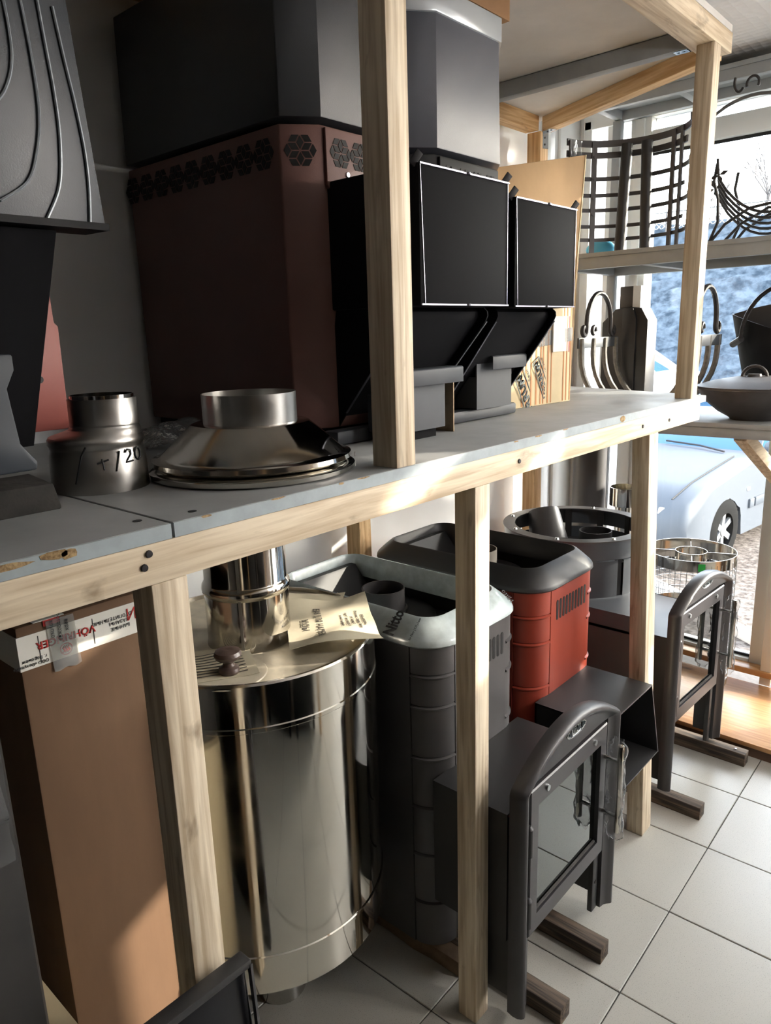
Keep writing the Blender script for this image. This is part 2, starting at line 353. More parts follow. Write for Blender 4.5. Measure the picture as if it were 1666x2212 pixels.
# display platform under the window
pf = root('display_platform', 'low honey laminate platform with dark riser below the shop window', 'platform', (.6,.6,0))
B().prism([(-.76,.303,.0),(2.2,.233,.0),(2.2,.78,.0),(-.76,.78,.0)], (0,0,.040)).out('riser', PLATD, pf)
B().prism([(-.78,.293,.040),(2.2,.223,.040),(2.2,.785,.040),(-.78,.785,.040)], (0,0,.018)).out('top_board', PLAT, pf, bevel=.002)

# added fill lamp out of view, brightens the right side and the ceiling
r = root('fill_lamp', 'added white globe fill lamp over the aisle', 'lamp', (1.75,-.45,2.05))
B().lathe((1.75,-.45,0), [(.01,2.535),(.01,2.17),(.04,2.16),(.045,2.13)], 20).out('stem', WHITE, r)
B().lathe((1.75,-.45,0), [(.0,2.20),(.005,2.20),(.005,2.53),(0,2.53)], 8).out('cord', WHITE, r)
B().cyl((1.75,-.45,2.515),(1.75,-.45,2.535),.05,n=24).out('ceiling_rose', WHITE, r)
B().ball((1.75,-.45,2.05),.10,seg=24).out('globe', FILLGLOBE, r)
ld = bpy.data.lights.new('fill_light','POINT'); ld.energy = 26; ld.shadow_soft_size = .12; ld.color = (1,.97,.93)
lo = bpy.data.objects.new('fill_light', ld); COL.objects.link(lo); lo.parent = r; lo.location = (0,0,-.14)
# ------------------------------------------------------------------ outside
struct(B().box(-30,30,.999,40,-.75,-.61), 'ground_outside', GRAVEL)
struct(B().box(-6,6,.95,1.25,-.75,-.02), 'foundation', KERB)
def hill():
    b = B(); nx, ny = 70, 26; rows = []
    for j in range(ny+1):
        lp = []
        for i in range(nx+1):
            x = -22+34*i/nx; t = j/ny; y = 10.6+5.2*t+.10*x; z = -.62+4.42*t**.9
            z += .16*math.sin(i*1.7+j*2.3)*t*(1-t)*2+random.uniform(-.08,.08)*(1 if 0<j else 0); lp.append((x,y,z))
        rows.append(lp)
    rows.append([(p[0],p[1]+20,p[2]-1) for p in rows[-1]])
    b.loft(rows, closed=False); return struct(b, 'hillside', HILLM, flip=False, smooth=60)
hill()
kb = struct(B().prism([(-1.6,3.55,-.61),(-.45,2.75,-.61),(-.40,2.83,-.61),(-1.55,3.66,-.61)], (0,0,.07)), 'kerb', KERB, bevel=.01)
def fence():
    r = root('mesh_fence', 'grey chain-link fence along the top of the frosty embankment', 'fence', (-3,13.6,3.2))
    b = B()
    def pt(x,h): return (x, 15.55+.10*x, 3.68+h)
    for k in range(0, 150):
        x = -11+k*.12
        b.beam(pt(x,0), pt(x+.34,.34), .012, .012); b.beam(pt(x+.34,0), pt(x,.34), .012, .012)
    w = b.out('wire_mesh', ZINC, r, smooth=0); w['kind'] = 'stuff'
    for k in range(10): B().cyl(pt(-12+k*2,-.3), pt(-12+k*2,.36), .02, n=8).out('post', GRIDB, r)
    B().beam(pt(-12,.34), pt(6,.34), .02, .02).out('rail', GRIDB, r)
fence()
def tree(x,y,z,h,label):
    b = B()
    def br(p, d, l, r, n):
        q = p+d*l; b.cyl(p, q, r, r*.7, 5, False)
        if n == 0: return
        for _ in range(3):
            dd = (d+Vector((random.uniform(-.7,.7),random.uniform(-.7,.7),random.uniform(-.1,.5)))).normalized()
            br(q, dd, l*random.uniform(.6,.8), r*.6, n-1)
    br(Vector((x,y,z)), Vector((0,0,1)), h*.33, h*.014, 5)
    return b.out('bare_tree', TREEM, loc=(x,y,z), label=label, cat='tree', group='bare trees beyond the fence')
tree(-4.6,17.5,2.8,3.0,'bare leafless tree beyond the fence, left of the wire basket leaf')
tree(-6.4,19,2.8,2.6,'smaller bare tree beyond the fence, seen behind the flat-bar grate')

def car(name, label, ox, oy, rot, paint, group=None, z0=-.61):
    # local frame: nose towards -y, +x is the flank seen; origin under the front axle at ground
    c, s_ = math.cos(rot), math.sin(rot)
    T = lambda x,y,z: Vector((ox+x*c-y*s_, oy+x*s_+y*c, z0+z))
    r = root(name, label, 'car', T(-.85,1.2,0), group)
    hw = .86
    def arc(yc, rad, n=12): return [(yc-rad*math.cos(math.pi*k/n), .30+rad*math.sin(math.pi*k/n)) for k in range(n+1)]
    prof = [(-.80,.28),(-.36,.22)]+arc(0,.36)+[(.38,.20),(2.3,.20)]+arc(2.7,.36)+[(3.1,.24),(3.55,.32),(3.62,.62),(3.55,.95),(2.95,1.0),(1.0,.96),(.55,.93),(-.35,.80),(-.72,.70),(-.84,.52)]
    ins = []
    def loopat(x, shrink):
        lp = []
        for y,z in prof:
            yy = y + (shrink*.5 if y < 0 else (-shrink*.3 if y > 3 else 0)); zz = z if z < .5 else z - shrink*.35
            lp.append(T(x, yy, zz))
        return lp
    b = B(); b.loft([loopat(-.85-hw,.14), loopat(-.85-hw+.06,.04), loopat(-.85-hw+.2,.0), loopat(-.85+hw-.2,0), loopat(-.85+hw-.06,.04), loopat(-.85+hw,.14)], True, True, True)
    b.out('body', paint, r, smooth=50)
    # greenhouse
    b = B(); gx0, gx1 = -.85-hw+.06, -.85+hw-.06; tx0, tx1 = gx0+.2, gx1-.2
    b.hexa([T(gx0,.75,.93),T(gx1,.75,.93),T(gx1,3.2,.97),T(gx0,3.2,.97),T(tx0,1.55,1.36),T(tx1,1.55,1.36),T(tx1,2.65,1.38),T(tx0,2.65,1.38)])
    b.out('greenhouse_glass', CARGL, r, bevel=.03)
    b = B()
    b.prism([T(tx0,1.5,1.37),T(tx1,1.5,1.37),T(tx1,2.7,1.39),T(tx0,2.7,1.39)], (0,0,.04))
    for xa, xb in ((gx0,tx0),(gx1,tx1)):
        b.beam(T(xa,.74,.93), T(xb,1.53,1.37), .07,.05); b.beam(T(xa,3.2,.97), T(xb,2.66,1.39), .10,.05); b.beam(T(xa,1.95,.97), T(xb,2.0,1.37), .07,.04); b.beam(T(xb,1.53,1.375), T(xb,2.66,1.395), .05,.05)
    b.out('roof_and_pillars', paint, r, bevel=.012)
    def wheel(x, y, sgn):
        w = root_child = None
        ty = B(); ty.lathe((0,0,0), [(.17,-.10),(.25,-.105),(.30,-.09),(.31,-.05),(.31,.05),(.30,.09),(.25,.105),(.17,.10)], 36, axis=0, closed=True)
        for v in ty.bm.verts: v.co = T(x+v.co.x, y+v.co.y, .31+v.co.z)
        tyre = ty.out('tyre', TYRE, r)
        tr = B()
        for k in range(44):
            a = 2*math.pi*k/44; ca, sa = math.cos(a), math.sin(a)
            tr.beam(T(x-.085, y+.311*ca, .31+.311*sa), T(x+.085, y+.311*ca, .31+.311*sa), .016,.012, up=(0,ca,sa))
        t2 = tr.out('tread', TYRE, tyre, smooth=0); t2['kind'] = 'stuff'
        al = B()
        al.lathe((0,0,0), [(.205,-.02),(.225,-.02),(.225,.09),(.205,.085)], 36, axis=0, closed=True)
        al.cyl((.05,0,0),(.085,0,0),.065,.05,20)
        for k in range(6):
            a = 2*math.pi*k/6+.5; al.hexa([(.045,.04*math.cos(a)-.03*math.sin(a),.04*math.sin(a)+.03*math.cos(a)),(.045,.04*math.cos(a)+.03*math.sin(a),.04*math.sin(a)-.03*math.cos(a)),(.06,.215*math.cos(a)+.03*math.sin(a),.215*math.sin(a)-.03*math.cos(a)),(.06,.215*math.cos(a)-.03*math.sin(a),.215*math.sin(a)+.03*math.cos(a)),
                (.075,.04*math.cos(a)-.028*math.sin(a),.04*math.sin(a)+.028*math.cos(a)),(.075,.04*math.cos(a)+.028*math.sin(a),.04*math.sin(a)-.028*math.cos(a)),(.085,.215*math.cos(a)+.028*math.sin(a),.215*math.sin(a)-.028*math.cos(a)),(.085,.215*math.cos(a)-.028*math.sin(a),.215*math.sin(a)+.028*math.cos(a))])
        for v in al.bm.verts: v.co = T(x+sgn*v.co.x, y+v.co.y, .31+v.co.z)
        al.out('alloy_rim', ALLOY, tyre)
        dk = B().cyl(T(x+sgn*.0,y,.31), T(x+sgn*.02,y,.31), .20, n=24); dk.out('brake_disc', DARKIN, tyre)
    for x in (-.08, -1.62):
        for y in (0, 2.7): wheel(x, y, 1 if x > -.5 else -1)
    for y in (0,2.7): B().cyl(T(-.12,y,.30), T(-1.58,y,.30), .352, n=28).out('wheel_well', DARKIN, r)
    for xa in (-.02,-1.68):
        sg = 1 if xa > -.5 else -1
        B().prism([T(xa-sg*.03,-.70,.50),T(xa-sg*.03,-.42,.53),T(xa-sg*.03,-.42,.68),T(xa-sg*.03,-.68,.645)], (sg*.035,0,0)).out('headlamp', LAMP, r, bevel=.01)
    B().prism([T(-.25,-.83,.50),T(-.03,-.74,.50),T(-.03,-.70,.645),T(-.25,-.78,.64)], (0,.06,0)).out('headlamp', LAMP, r, bevel=.01)
    B().prism([T(.0,.50,.44),T(.0,.60,.44),T(.0,.60,.53),T(.0,.50,.53)], (.03,0,0)).out('fender_moulding', paint, r, bevel=.008)
    B().prism([T(.0,.63,.44),T(.0,1.9,.44),T(.0,1.9,.53),T(.0,.63,.53)], (.03,0,0)).out('door_moulding', paint, r, bevel=.008)
    B().prism([T(.0,.60,.23),T(.0,.615,.23),T(.0,.615,.93),T(.0,.60,.93)], (.003,0,0)).out('door_gap', DARKIN, r)
    B().prism([T(.0,.44,.62),T(.0,.50,.62),T(.0,.50,.655),T(.0,.44,.655)], (.02,0,0)).out('side_indicator', LAMP, r, bevel=.005)
    B().ball(T(.06,.85,1.0), .1, (.8,.6,.6)).out('wing_mirror', paint, r)
    B().tube([T(-.3,.60,.95),T(-.6,.72,.97),T(-1.0,.78,.98)], .010, 6).out('wiper', BLKINK, r)
    B().prism([T(-.35,-.36,.215),T(-1.4,-.36,.215),T(-1.4,-.80,.27),T(-.35,-.80,.27)], (0,0,.03)).out('bumper_lip', paint, r)
    for xa in (-.25,-1.45):
        B().prism([T(xa-.15,3.50,.72),T(xa+.15,3.50,.72),T(xa+.15,3.50,.90),T(xa-.15,3.50,.90)], (0,.12,0)).out('tail_lamp', TAIL, r, bevel=.01)
    for sg_ in (-.17,-1.53): B().tube([T(sg_,y_,z_+.004) for y_,z_ in ((-.70,.705),(-.35,.80),(.10,.868),(.52,.926))], .006, 6).out('hood_gap', DARKIN, r)
    return r
car('silver_car', 'silver saloon car parked outside the window, front wing and alloy wheel in view', -1.24, 4.56, -.11, CARP)
car('white_car', 'white car with red tail lamp farther off at the foot of the embankment', -7.05, 8.75, -math.pi/2, CARW, None, -.13)
struct(B().box(-14,-2.9,8.5,12,-.61,-.13), 'terrace', GRAVEL, bevel=.02)

# ------------------------------------------------------------------ added dark cabinets across the aisle: unseen, darken drum reflections and shade the floor
for k,(y,h,w) in enumerate(((-4.1,1.5,.6),(-3.4,1.75,.6),(-2.75,1.3,.6),(-2.05,1.6,.6),(-1.4,1.45,.55))):
    r = root('added_cabinet', 'added black cabinet across the aisle, %s from the window' % ('fifth','fourth','third','second','first')[k], 'stove', (1.5,y,0), 'added dark cabinets around the aisle')
    B().box(1.20,1.80,y-w/2,y+w/2,.08,h).out('body', BLACK2, r, bevel=.01)
    B().box(1.185,1.20,y-w/2+.06,y+w/2-.06,.5,h-.25).out('door', CHAR, r, bevel=.005)
    for a in (1.25,1.75):
        for c in (y-w/2+.05,y+w/2-.05): B().cyl((a,c,0),(a,c,.08),.025,n=10).out('leg', BLACK2, r)
r = root('added_cabinet', 'added low black block behind the camera, stands in for the person there', 'stove', (.85,-2.95,0), 'added dark cabinets around the aisle')  # added, unseen; gives the drum the dark reflection of a standing person
B().box(.42,1.10,-3.3,-2.56,.08,1.15).out('body', BLACK2, r, bevel=.01)
B().box(.48,1.04,-2.56,-2.545,.3,1.0).out('door', CHAR, r, bevel=.005)
for a in (.48,1.04):
    for c in (-3.22,-2.64): B().cyl((a,c,0),(a,c,.08),.025,n=10).out('leg', BLACK2, r)
for y in (-3.77,-2.41,-1.05):
    B().box(1.13,1.18,y,y+.05,0,2.3).out('timber_post', WZ2, loc=(1.15,y,0), bevel=.002, label='upright pine post across the aisle, %s' % {-3.77:'far end',-2.41:'middle',-1.05:'window end'}[y], cat='post', group='pine posts across the aisle')
# ------------------------------------------------------------------ timber rack
ZS = 1.362
rk = root('timber_shelf_rack', 'pine timber rack with grey laminate shelf carrying stoves', 'rack', (-.45,-1.2,0))
bv = .002
B().box(-.05,0,-1.988,-1.936,0,1.289).out('post', WZ, rk, bevel=bv)
B().box(-.05,0,-1.285,-1.234,0,1.289).out('post', WZ, rk, bevel=bv)
B().hexa([(-.018,-.405,0),(.034,-.405,0),(.034,-.336,0),(-.018,-.336,0),(-.05,-.438,1.289),(0,-.438,1.289),(0,-.375,1.289),(-.05,-.375,1.289)]).out('post', WZ, rk, bevel=bv)
for y in (-2.55,-.77): B().box(-.87,-.81,y,y+.055,0,1.289).out('post', WZ2, rk, bevel=bv)
B().box(-.865,-.805,.335,.395,0,2.335).out('post', WZ2, rk, bevel=bv)
B().box(-.055,0,-1.515,-1.465,ZS,2.335).out('post', WZ, rk, bevel=bv)
B().box(-.05,0,-.134,-.082,ZS,2.335).out('post', WZ, rk, bevel=bv)
B().box(-.05,0,-3.2,-.045,1.289,1.342).out('rail', WY, rk, bevel=bv)
B().beam((-.025,-.026,1.3155),(-.80,.25,1.3155),.04,.053).out('end_rail', WX, rk, bevel=bv)
B().box(-.87,-.82,-3.2,.30,1.289,1.342).out('rail', WY2, rk, bevel=bv)
for y in (-2.2,-1.2,-.5): B().box(-.82,-.05,y,y+.04,1.30,1.342).out('cross_bearer', WX, rk, bevel=bv)
b1 = B().box(-.92,0,-3.2,-1.953,1.342,ZS).out('shelf_board', GREYBOARD, rk, bevel=.001, seg=1)
b2 = B().prism([(-.92,-1.949,1.342),(0,-1.949,1.342),(0,0,1.342),(-.92,.33,1.342)], (0,0,.02)).out('shelf_board', GREYBOARD, rk, bevel=.001, seg=1)
B().box(0,.0014,-3.2,-1.953,1.3425,1.3615).out('edge_band', GREYEDGE, b1)
B().box(0,.0014,-1.949,-.001,1.3425,1.3615).out('edge_band', GREYEDGE, b2)
def chip(y, z, w, h, par):
    n = 9; pts = []
    for k in range(n):
        a = 2*math.pi*k/n; rr = random.uniform(.75,1.1); pts.append((.0008, y+w*.5*rr*math.cos(a), min(1.3618, z+h*.5*rr*math.sin(a))))
    B().prism(pts, (.0012,0,0)).out('chipped_edge', CHIP, par, smooth=0)
for y,z,w,h in ((-2.150,1.356,.05,.009),(-2.100,1.358,.035,.012),(-2.085,1.355,.02,.012)): chip(y,z,w,h,b1)
for y,z,w,h in ((-1.90,1.3605,.02,.004),(-1.78,1.361,.03,.003),(-1.65,1.3605,.012,.005),(-1.60,1.361,.03,.003),(-1.14,1.3605,.02,.004),(-1.05,1.3605,.03,.004),(-.93,1.361,.03,.003),(-.625,1.352,.035,.019)): chip(y,z,w,h,b2)
for y,z in ((-1.995,1.314),(-1.987,1.330),(-1.125,1.317),(-.49,1.318),(-.30,1.315)): screw((0,y,z),(1,0,0), rk, .0055, mat('dark_screw',(60,58,60),.4,metal=.8))
for x,y in ((-.030,-1.90),(-.045,-1.972),(-.20,-1.75)): B().cyl((x,y,ZS-.001),(x,y,ZS+.0006),.006,n=10).out('screw_dimple', BLKINK, b2 if y > -1.95 else b1)
# top of the rack
B().box(-.075,0,-3.2,.008,2.335,2.388).out('top_rail', WY, rk, bevel=bv)
B().box(-.87,-.81,-3.2,.33,2.335,2.388).out('top_rail', WY2, rk, bevel=bv)
B().prism([(-.92,-3.2,2.388),(0,-3.2,2.388),(0,.0,2.388),(-.92,.44,2.388)], (0,0,.018)).out('top_board', mat('pale_board',(214,210,204),.6,var=.06,scale=6), rk)
B().box(-.81,-.075,-.125,-.085,2.338,2.386).out('cross_bearer', GREYPAINT, rk, bevel=bv)
er = B().box(0,.824,-.0225,.0225,-.0265,.0265).out('end_rail', wood('fresh_pine_crosswise',(238,208,164),(210,170,122),0), loc=(0,0,0), bevel=bv); er.parent = rk; er.location = Vector((-.05,.03,2.3615))-OFF[rk.name]; er.rotation_euler = (0,0,math.pi-.4277)
def bracket(p, d1, d2, w):
    p = Vector(p); d1 = Vector(d1); d2 = Vector(d2); n = d1.cross(d2).normalized()
    b = B(); b.prism([p-n*w/2, p+n*w/2, p+n*w/2+d1, p-n*w/2+d1], d2.normalized()*.002); b.prism([p-n*w/2, p+n*w/2, p+n*w/2+d2, p-n*w/2+d2], d1.normalized()*.002)
    o = b.out('angle_bracket', ZINC, rk)
    for t in (.35,.75):
        c = p+d1*t; B().cyl(c, c+d2.normalized()*.003, .004, n=8).out('hole', BLKINK, o)
    for t in (.35,.75):
        c = p+d2*t; B().cyl(c, c+d1.normalized()*.003, .004, n=8).out('hole', BLKINK, o)
bracket((-.803,.362,2.334),(0,0,-.06),(.05,-.02,0),.035)
bracket((-.08,-.105,2.337),(-.04,0,0),(0,0,.03),.03)

# window display shelving
ws = root('window_display_shelving', 'grey painted shelving standing against the shop window', 'shelving', (.1,.55,.1))
def wshelf(z0, zt, x0, x1, yf, yb, m=GREYPAINT):
    B().box(x0,x1,yf,yf+.03,z0,zt).out('apron', m, ws, bevel=bv); B().box(x0,x1,yb-.03,yb,z0,zt).out('apron', m, ws, bevel=bv)
    B().box(x0-.0,x1+.0,yf-.004,yb,zt,zt+.016).out('board', m, ws, bevel=.001)
    for x in (x0, x0+.33, x0+.80, x1-.03): B().box(x,x+.03,yf+.03,yb-.03,z0+.003,zt).out('side_bearer', m, ws, bevel=bv)
wshelf(1.192,1.227,-.66,1.15,.26,.80)
wshelf(1.800,1.842,-.72,1.15,.305,.83)
wshelf(2.432,2.470,-.72,1.15,.60,.845)
B().box(-.725,-.69,.80,.835,.058,2.432).out('upright', GREYPAINT, ws, bevel=bv)
B().box(1.10,1.14,.80,.835,.058,2.432).out('upright', GREYPAINT, ws, bevel=bv)
B().beam((.03,.31,1.20),(.075,.82,.92),.045,.045).out('brace', WY, ws, bevel=bv)
B().box(.052,.096,.79,.835,.058,1.20).out('upright', mat('white_painted_timber',(226,222,214),.5), ws, bevel=bv)

# ------------------------------------------------------------------ heater stoves on the upper shelf
def hexgrille(b, c, u, v, n, e):
    c = Vector(c); u = Vector(u).normalized(); v = Vector(v).normalized(); n = Vector(n).normalized()
    dv = lambda k: (u*math.cos(math.pi*k/3)+v*math.sin(math.pi*k/3))*e
    for k in range(6):
        for q in ([Vector((0,0,0)), dv(k), dv(k)+dv(k+1), dv(k+1)], [dv(k), dv(k)+dv(k+1), dv(k)*2, dv(k)+dv(k-1)]):
            m = sum(q, Vector((0,0,0)))/4
            b.prism([c+m+(p-m)*.82-n*.001 for p in q], n*.0018)
def octo(yc, hw, xf, xb, ch, ins=0.0):
    return [(xb,yc-hw+ins),(xf-ch*.78+0,yc-hw+ins),(xf-ins,yc-hw+ch+0),(xf-ins,yc+hw-ch),(xf-ch*.78,yc+hw-ins),(xb,yc+hw-ins)]
def upstove(name, label, yc, bodym, hoodm, xt, tyl, tyr, tzt, group, hoodtop=2.30, rim=False, hw=.178):
    xf, xb, ch = -.302, -.90, .063
    r = root(name, label, 'stove', (-.6,yc,ZS), group)
    B().prism([(x,y,1.394) for x,y in octo(yc,hw,xf-.006,xb,ch)], (0,0,.583)).out('casing', bodym, r, bevel=.004)
    B().prism([(x,y,ZS) for x,y in octo(yc,hw-.02,xf-.03,xb,ch)], (0,0,.033)).out('plinth', BLACK2, r)
    fp = B().prism([(xf-.006,yc-hw+ch+.006,1.972),(xf-.006,yc+hw-ch-.004,1.972),(xf-.006,yc+hw-ch-.004,1.87),(xf-.006,yc-hw+ch+.05,1.885),(xf-.006,yc-hw+ch+.012,1.862),(xf-.006,yc-hw+ch+.006,1.868)], (.008,0,0)).out('front_plate', bodym, r, bevel=.002)
    screw((xf+.003,yc-hw+ch+.062,1.893),(1,0,0),fp,.006)
    def vent(*a_):
        g = B(); hexgrille(g, *a_); o_ = g.out('vent_hexagon', DARKIN, r, smooth=0); o_['kind'] = 'stuff'
    for k in range(4): vent((xf+.0025, yc-hw+ch+.045+k*.0555, 1.930), (0,1,0),(0,0,1),(1,0,0), .0155)
    a = Vector((xf-.006-ch*.78, yc-hw, 0)); b_ = Vector((xf-.006, yc-hw+ch, 0)); mid = (a+b_)/2; d = (b_-a).normalized(); n = Vector((d.y,-d.x,0))
    vent((mid.x,mid.y,1.930), d, (0,0,1), n, .0165)
    for k in range(9): vent((-.405-k*.060, yc-hw, 1.930), (1,0,0),(0,0,1),(0,-1,0), .0165)
    # hood
    lo = [(x,y,1.987) for x,y in octo(yc,hw+.004,xf+.002,xb,ch)]; hi = [(x,y,hoodtop) for x,y in octo(yc,hw-.002,xf-.002,xb,ch)]
    h = B().loft([lo,hi], True, True, True).out('hood', hoodm, r, bevel=.003)
    if rim: B().prism([(x,y,hoodtop-.052) for x,y in octo(yc,hw+.004,xf+.004,xb,ch)], (0,0,.054)).out('rim', mat('silver_trim_film',(196,202,206),.25,metal=.3), h, bevel=.003)
    # fuel channel with covered end
    zb = 1.632
    t = B().box(xf-.01, xt, tyl, tyr, zb, tzt).out('fuel_channel', COVER, r, bevel=.004)
    e = .0022
    for pts in (((tyl+.012,zb+.0),(tyl+.003,tzt-.003)), ((tyr-.003,zb),(tyr-.003,tzt-.003))):
        B().beam((xt+.001,pts[0][0],pts[0][1]+.004),(xt+.001,pts[1][0],pts[1][1]),.0016,.0012,up=(1,0,0)).out('edge_seam', BAREEDGE, t)
    for z in (zb+.002, tzt-.002):
        B().beam((xt+.002,tyl,z),(xt+.002,tyr,z),.003,.003).out('edge_seam', BAREEDGE, t)
        B().cyl((xt+.004,(tyl+tyr)/2,z-.002),(xt+.004,(tyl+tyr)/2,z+.002),.004,n=8).out('tack_weld', BAREEDGE, t)
    for y in (tyl-.006, tyr-.004):
        B().beam((xt-.012,y+.0,tzt-.004),(xt-.004,y+.016,tzt+.018),.004,.014).out('lug', BLACK2, t, bevel=.001)
    prof = [(xf,zb),(xt-.055,zb),(xt-.046,zb-.008),(xt-.045,zb-.018),(xt-.050,zb-.028),(-.285,1.425),(-.318,1.385),(xf-.05,1.385)]
    for y in (tyl+.004, tyr-.008): B().prism([(x,y,z) for x,z in prof], (0,.004,0)).out('side_plate', COVER, r)
    pr2 = [(x-.02,z) if x > xf else (x,z) for x,z in prof]
    B().prism([(x,tyl+.006,z) for x,z in pr2], (0,tyr-tyl-.012,0)).out('throat', COVER, r)
    for y in (tyl+.002, tyr-.006): B().beam((xt-.0495,y+.002,zb-.030),(-.2845,y+.002,1.425),.005,.0016,up=(1,0,1)).out('bright_edge', BAREEDGE, r)
    # ash lip on the shelf
    B().prism([(xf,yc-.155,ZS+.002),(-.262,yc-.15,ZS+.002),(-.262,yc-.15,ZS+.031),(xf,yc-.155,ZS+.031)], (0,.31,0)).out('ash_lip', DRAWERM, r, bevel=.006)
    return r
HG = 'fireplace stoves on the upper shelf'
upstove('fireplace_stove','large red-brown stove with black hood and honeycomb vents behind the middle upper post', -1.242, REDBR, mat('hood_charcoal',(50,52,56),.5,bump=.1,bscale=600), -.078, -1.345,-1.052, 1.876, HG)
upstove('fireplace_stove','dark stove with silver-trimmed tall hood, next to the striped carton', -.868, BLACK2, mat('hood_slate',(82,84,92),.45,bump=.1,bscale=600), -.100, -.988,-.712, 1.860, HG, 2.312, True, .189)
def ashdrawer(name, label, x, y0, y1, z0, z1, fy0, fy1):
    r = root(name, label, 'drawer', ((x-.1),(y0+y1)/2,z0), 'grey ash drawers under the stoves')
    B().box(x-.004,x,y0,y1,z0,z1).box(x-.075,x-.004,y0,y0+.003,z0,z1-.05).box(x-.075,x-.004,y1-.003,y1,z0,z1-.05).box(x-.075,x-.004,y0,y1,z0,z0+.003).out('tray', DRAWERM, r)
    B().prism([(x-.02,fy0,z1),(x+.02,fy0,z1),(x+.023,fy0,z1-.003),(x+.023,fy0,z1-.034),(x+.021,fy0,z1-.034),(x+.021,fy0,z1-.004),(x-.02,fy0,z1-.003)], (0,fy1-fy0,0)).out('pull_lip', DRAWERM, r, bevel=.001)
    return r
ashdrawer('ash_drawer','grey ash drawer standing by the middle upper post', -.178, -1.31,-1.142,1.382,1.511, -1.30,-1.104)
ashdrawer('ash_drawer','grey ash drawer in front of the striped carton', -.245, -.922,-.764,1.393,1.523, -.885,-.727)
o = B().box(-.30,-.197,-1.086,-1.082,ZS,1.49).out('hardboard_offcut', HARD, loc=(-.25,-1.08,ZS), label='small brown hardboard offcut on edge beside the nearer ash drawer', cat='board')
o = B().box(-.25,-.19,-1.29,-1.16,ZS,1.382).out('steel_spacer', COVER, loc=(-.22,-1.22,ZS), label='flat black steel block under the ash drawer beside the middle upper post', cat='block')
o = B().box(-.75,-.30,-.98,-.70,2.337,2.384).out('timber_offcut', mat('brown_plank',(150,112,76),.7,var=.1,scale=10), loc=(-.5,-.84,2.337), label='short brown plank lying on the silver-trimmed hood', cat='plank'); 
o.data.transform(Matrix.Translation((0,0,-.021)))

# third stove at the far left, ornamented front
r = root('fireplace_stove','black stove with fan-grooved front panel at the far left of the shelf','stove',(-.6,-2.15,ZS), HG)
B().prism([(-.90,-2.45,1.43),(-.36,-2.45,1.43),(-.31,-2.40,1.43),(-.31,-2.03,1.43),(-.345,-1.99,1.43),(-.90,-1.98,1.43)], (0,0,.80)).out('casing', COVER, r, bevel=.004)
op = B().prism([(-.29,-2.45,1.752),(-.29,-1.836,1.752),(-.305,-1.868,2.30),(-.305,-2.45,2.30)], (.006,0,0)).out('fan_panel', mat('slate_blue_steel',(40,45,52),.42,bump=.08,bscale=500), r, bevel=.002)
B().prism([(-.34,-2.45,1.745),(-.34,-1.84,1.745),(-.278,-1.834,1.745),(-.278,-2.45,1.745)], (0,0,.010)).out('bottom_lip', BLACK2, op)
for cv in ([(-1.861,1.755),(-1.856,1.80),(-1.855,1.85),(-1.860,1.91),(-1.868,1.97),(-1.876,2.04)],
           [(-1.924,1.755),(-1.900,1.80),(-1.890,1.86),(-1.889,1.92),(-1.893,1.99),(-1.897,2.06)],
           [(-1.985,1.772),(-1.945,1.80),(-1.926,1.84),(-1.915,1.89),(-1.914,1.95),(-1.918,2.02),(-1.923,2.06)],
           [(-1.986,1.880),(-1.958,1.91),(-1.942,1.95),(-1.940,2.0),(-1.945,2.06)]):
    n = len(cv); fine = []
    for i in range(n-1):
        for t in range(6):
            t /= 6; p0 = cv[max(i-1,0)]; p1 = cv[i]; p2 = cv[i+1]; p3 = cv[min(i+2,n-1)]
            f = lambda a,b,c,d: .5*((2*b)+(-a+c)*t+(2*a-5*b+4*c-d)*t*t+(-a+3*b-3*c+d)*t**3)
            fine.append((-.2825-.015*(f(p0[1],p1[1],p2[1],p3[1])-1.752)/.548, f(p0[0],p1[0],p2[0],p3[0]), f(p0[1],p1[1],p2[1],p3[1])))
    B().tube(fine, .0022, 6).out('groove_rib', mat('pale_rib',(140,146,152),.4,metal=.4), op)
B().prism([(-.30,-2.45,1.742),(-.30,-1.905,1.742),(-.30,-1.980,1.44),(-.30,-2.45,1.44)], (-.06,0,0)).out('side_plate', COVER, r)
rp = B().prism([(-.45,-2.1,1.442),(-.45,-1.852,1.442),(-.45,-1.850,1.612),(-.45,-1.856,1.618),(-.45,-1.858,1.70),(-.45,-2.1,1.70)], (-.008,0,0)).out('red_side_flange', mat('brick_red_enamel',(156,82,74),.5), r, bevel=.001, label='brick red side flange')
screw((-.449,-1.893,1.527),(1,0,0),rp,.007,IRON)
B().prism([(-.10,-2.4,1.575),(-.10,-2.073,1.574),(-.10,-2.073,1.556),(-.10,-2.084,1.535),(-.10,-2.078,1.47),(-.10,-2.061,1.447),(-.10,-2.063,1.437),(-.10,-2.4,1.437)], (-.05,0,0)).out('ash_drawer', mat('dark_grey_drawer',(38,43,50),.5,spec=.3), r, bevel=.003)
B().box(-.29,-.10,-2.4,-2.21,1.363,1.437).out('base', COVER, r)
o = B().hexa([(-.31,-2.2,ZS),(-.20,-2.2,ZS),(-.20,-1.995,ZS),(-.31,-1.985,ZS),(-.305,-2.2,1.40),(-.21,-2.2,1.402),(-.207,-2.0,1.398),(-.305,-1.99,1.40)]).out('charred_wood_block', mat('charred_wood',(44,41,38),.9,rgb2=(24,22,21),scale=25,bump=.8,bscale=60), loc=(-.25,-2.1,ZS), bevel=.003, label='dark charred wood block at the left end of the shelf', cat='block')

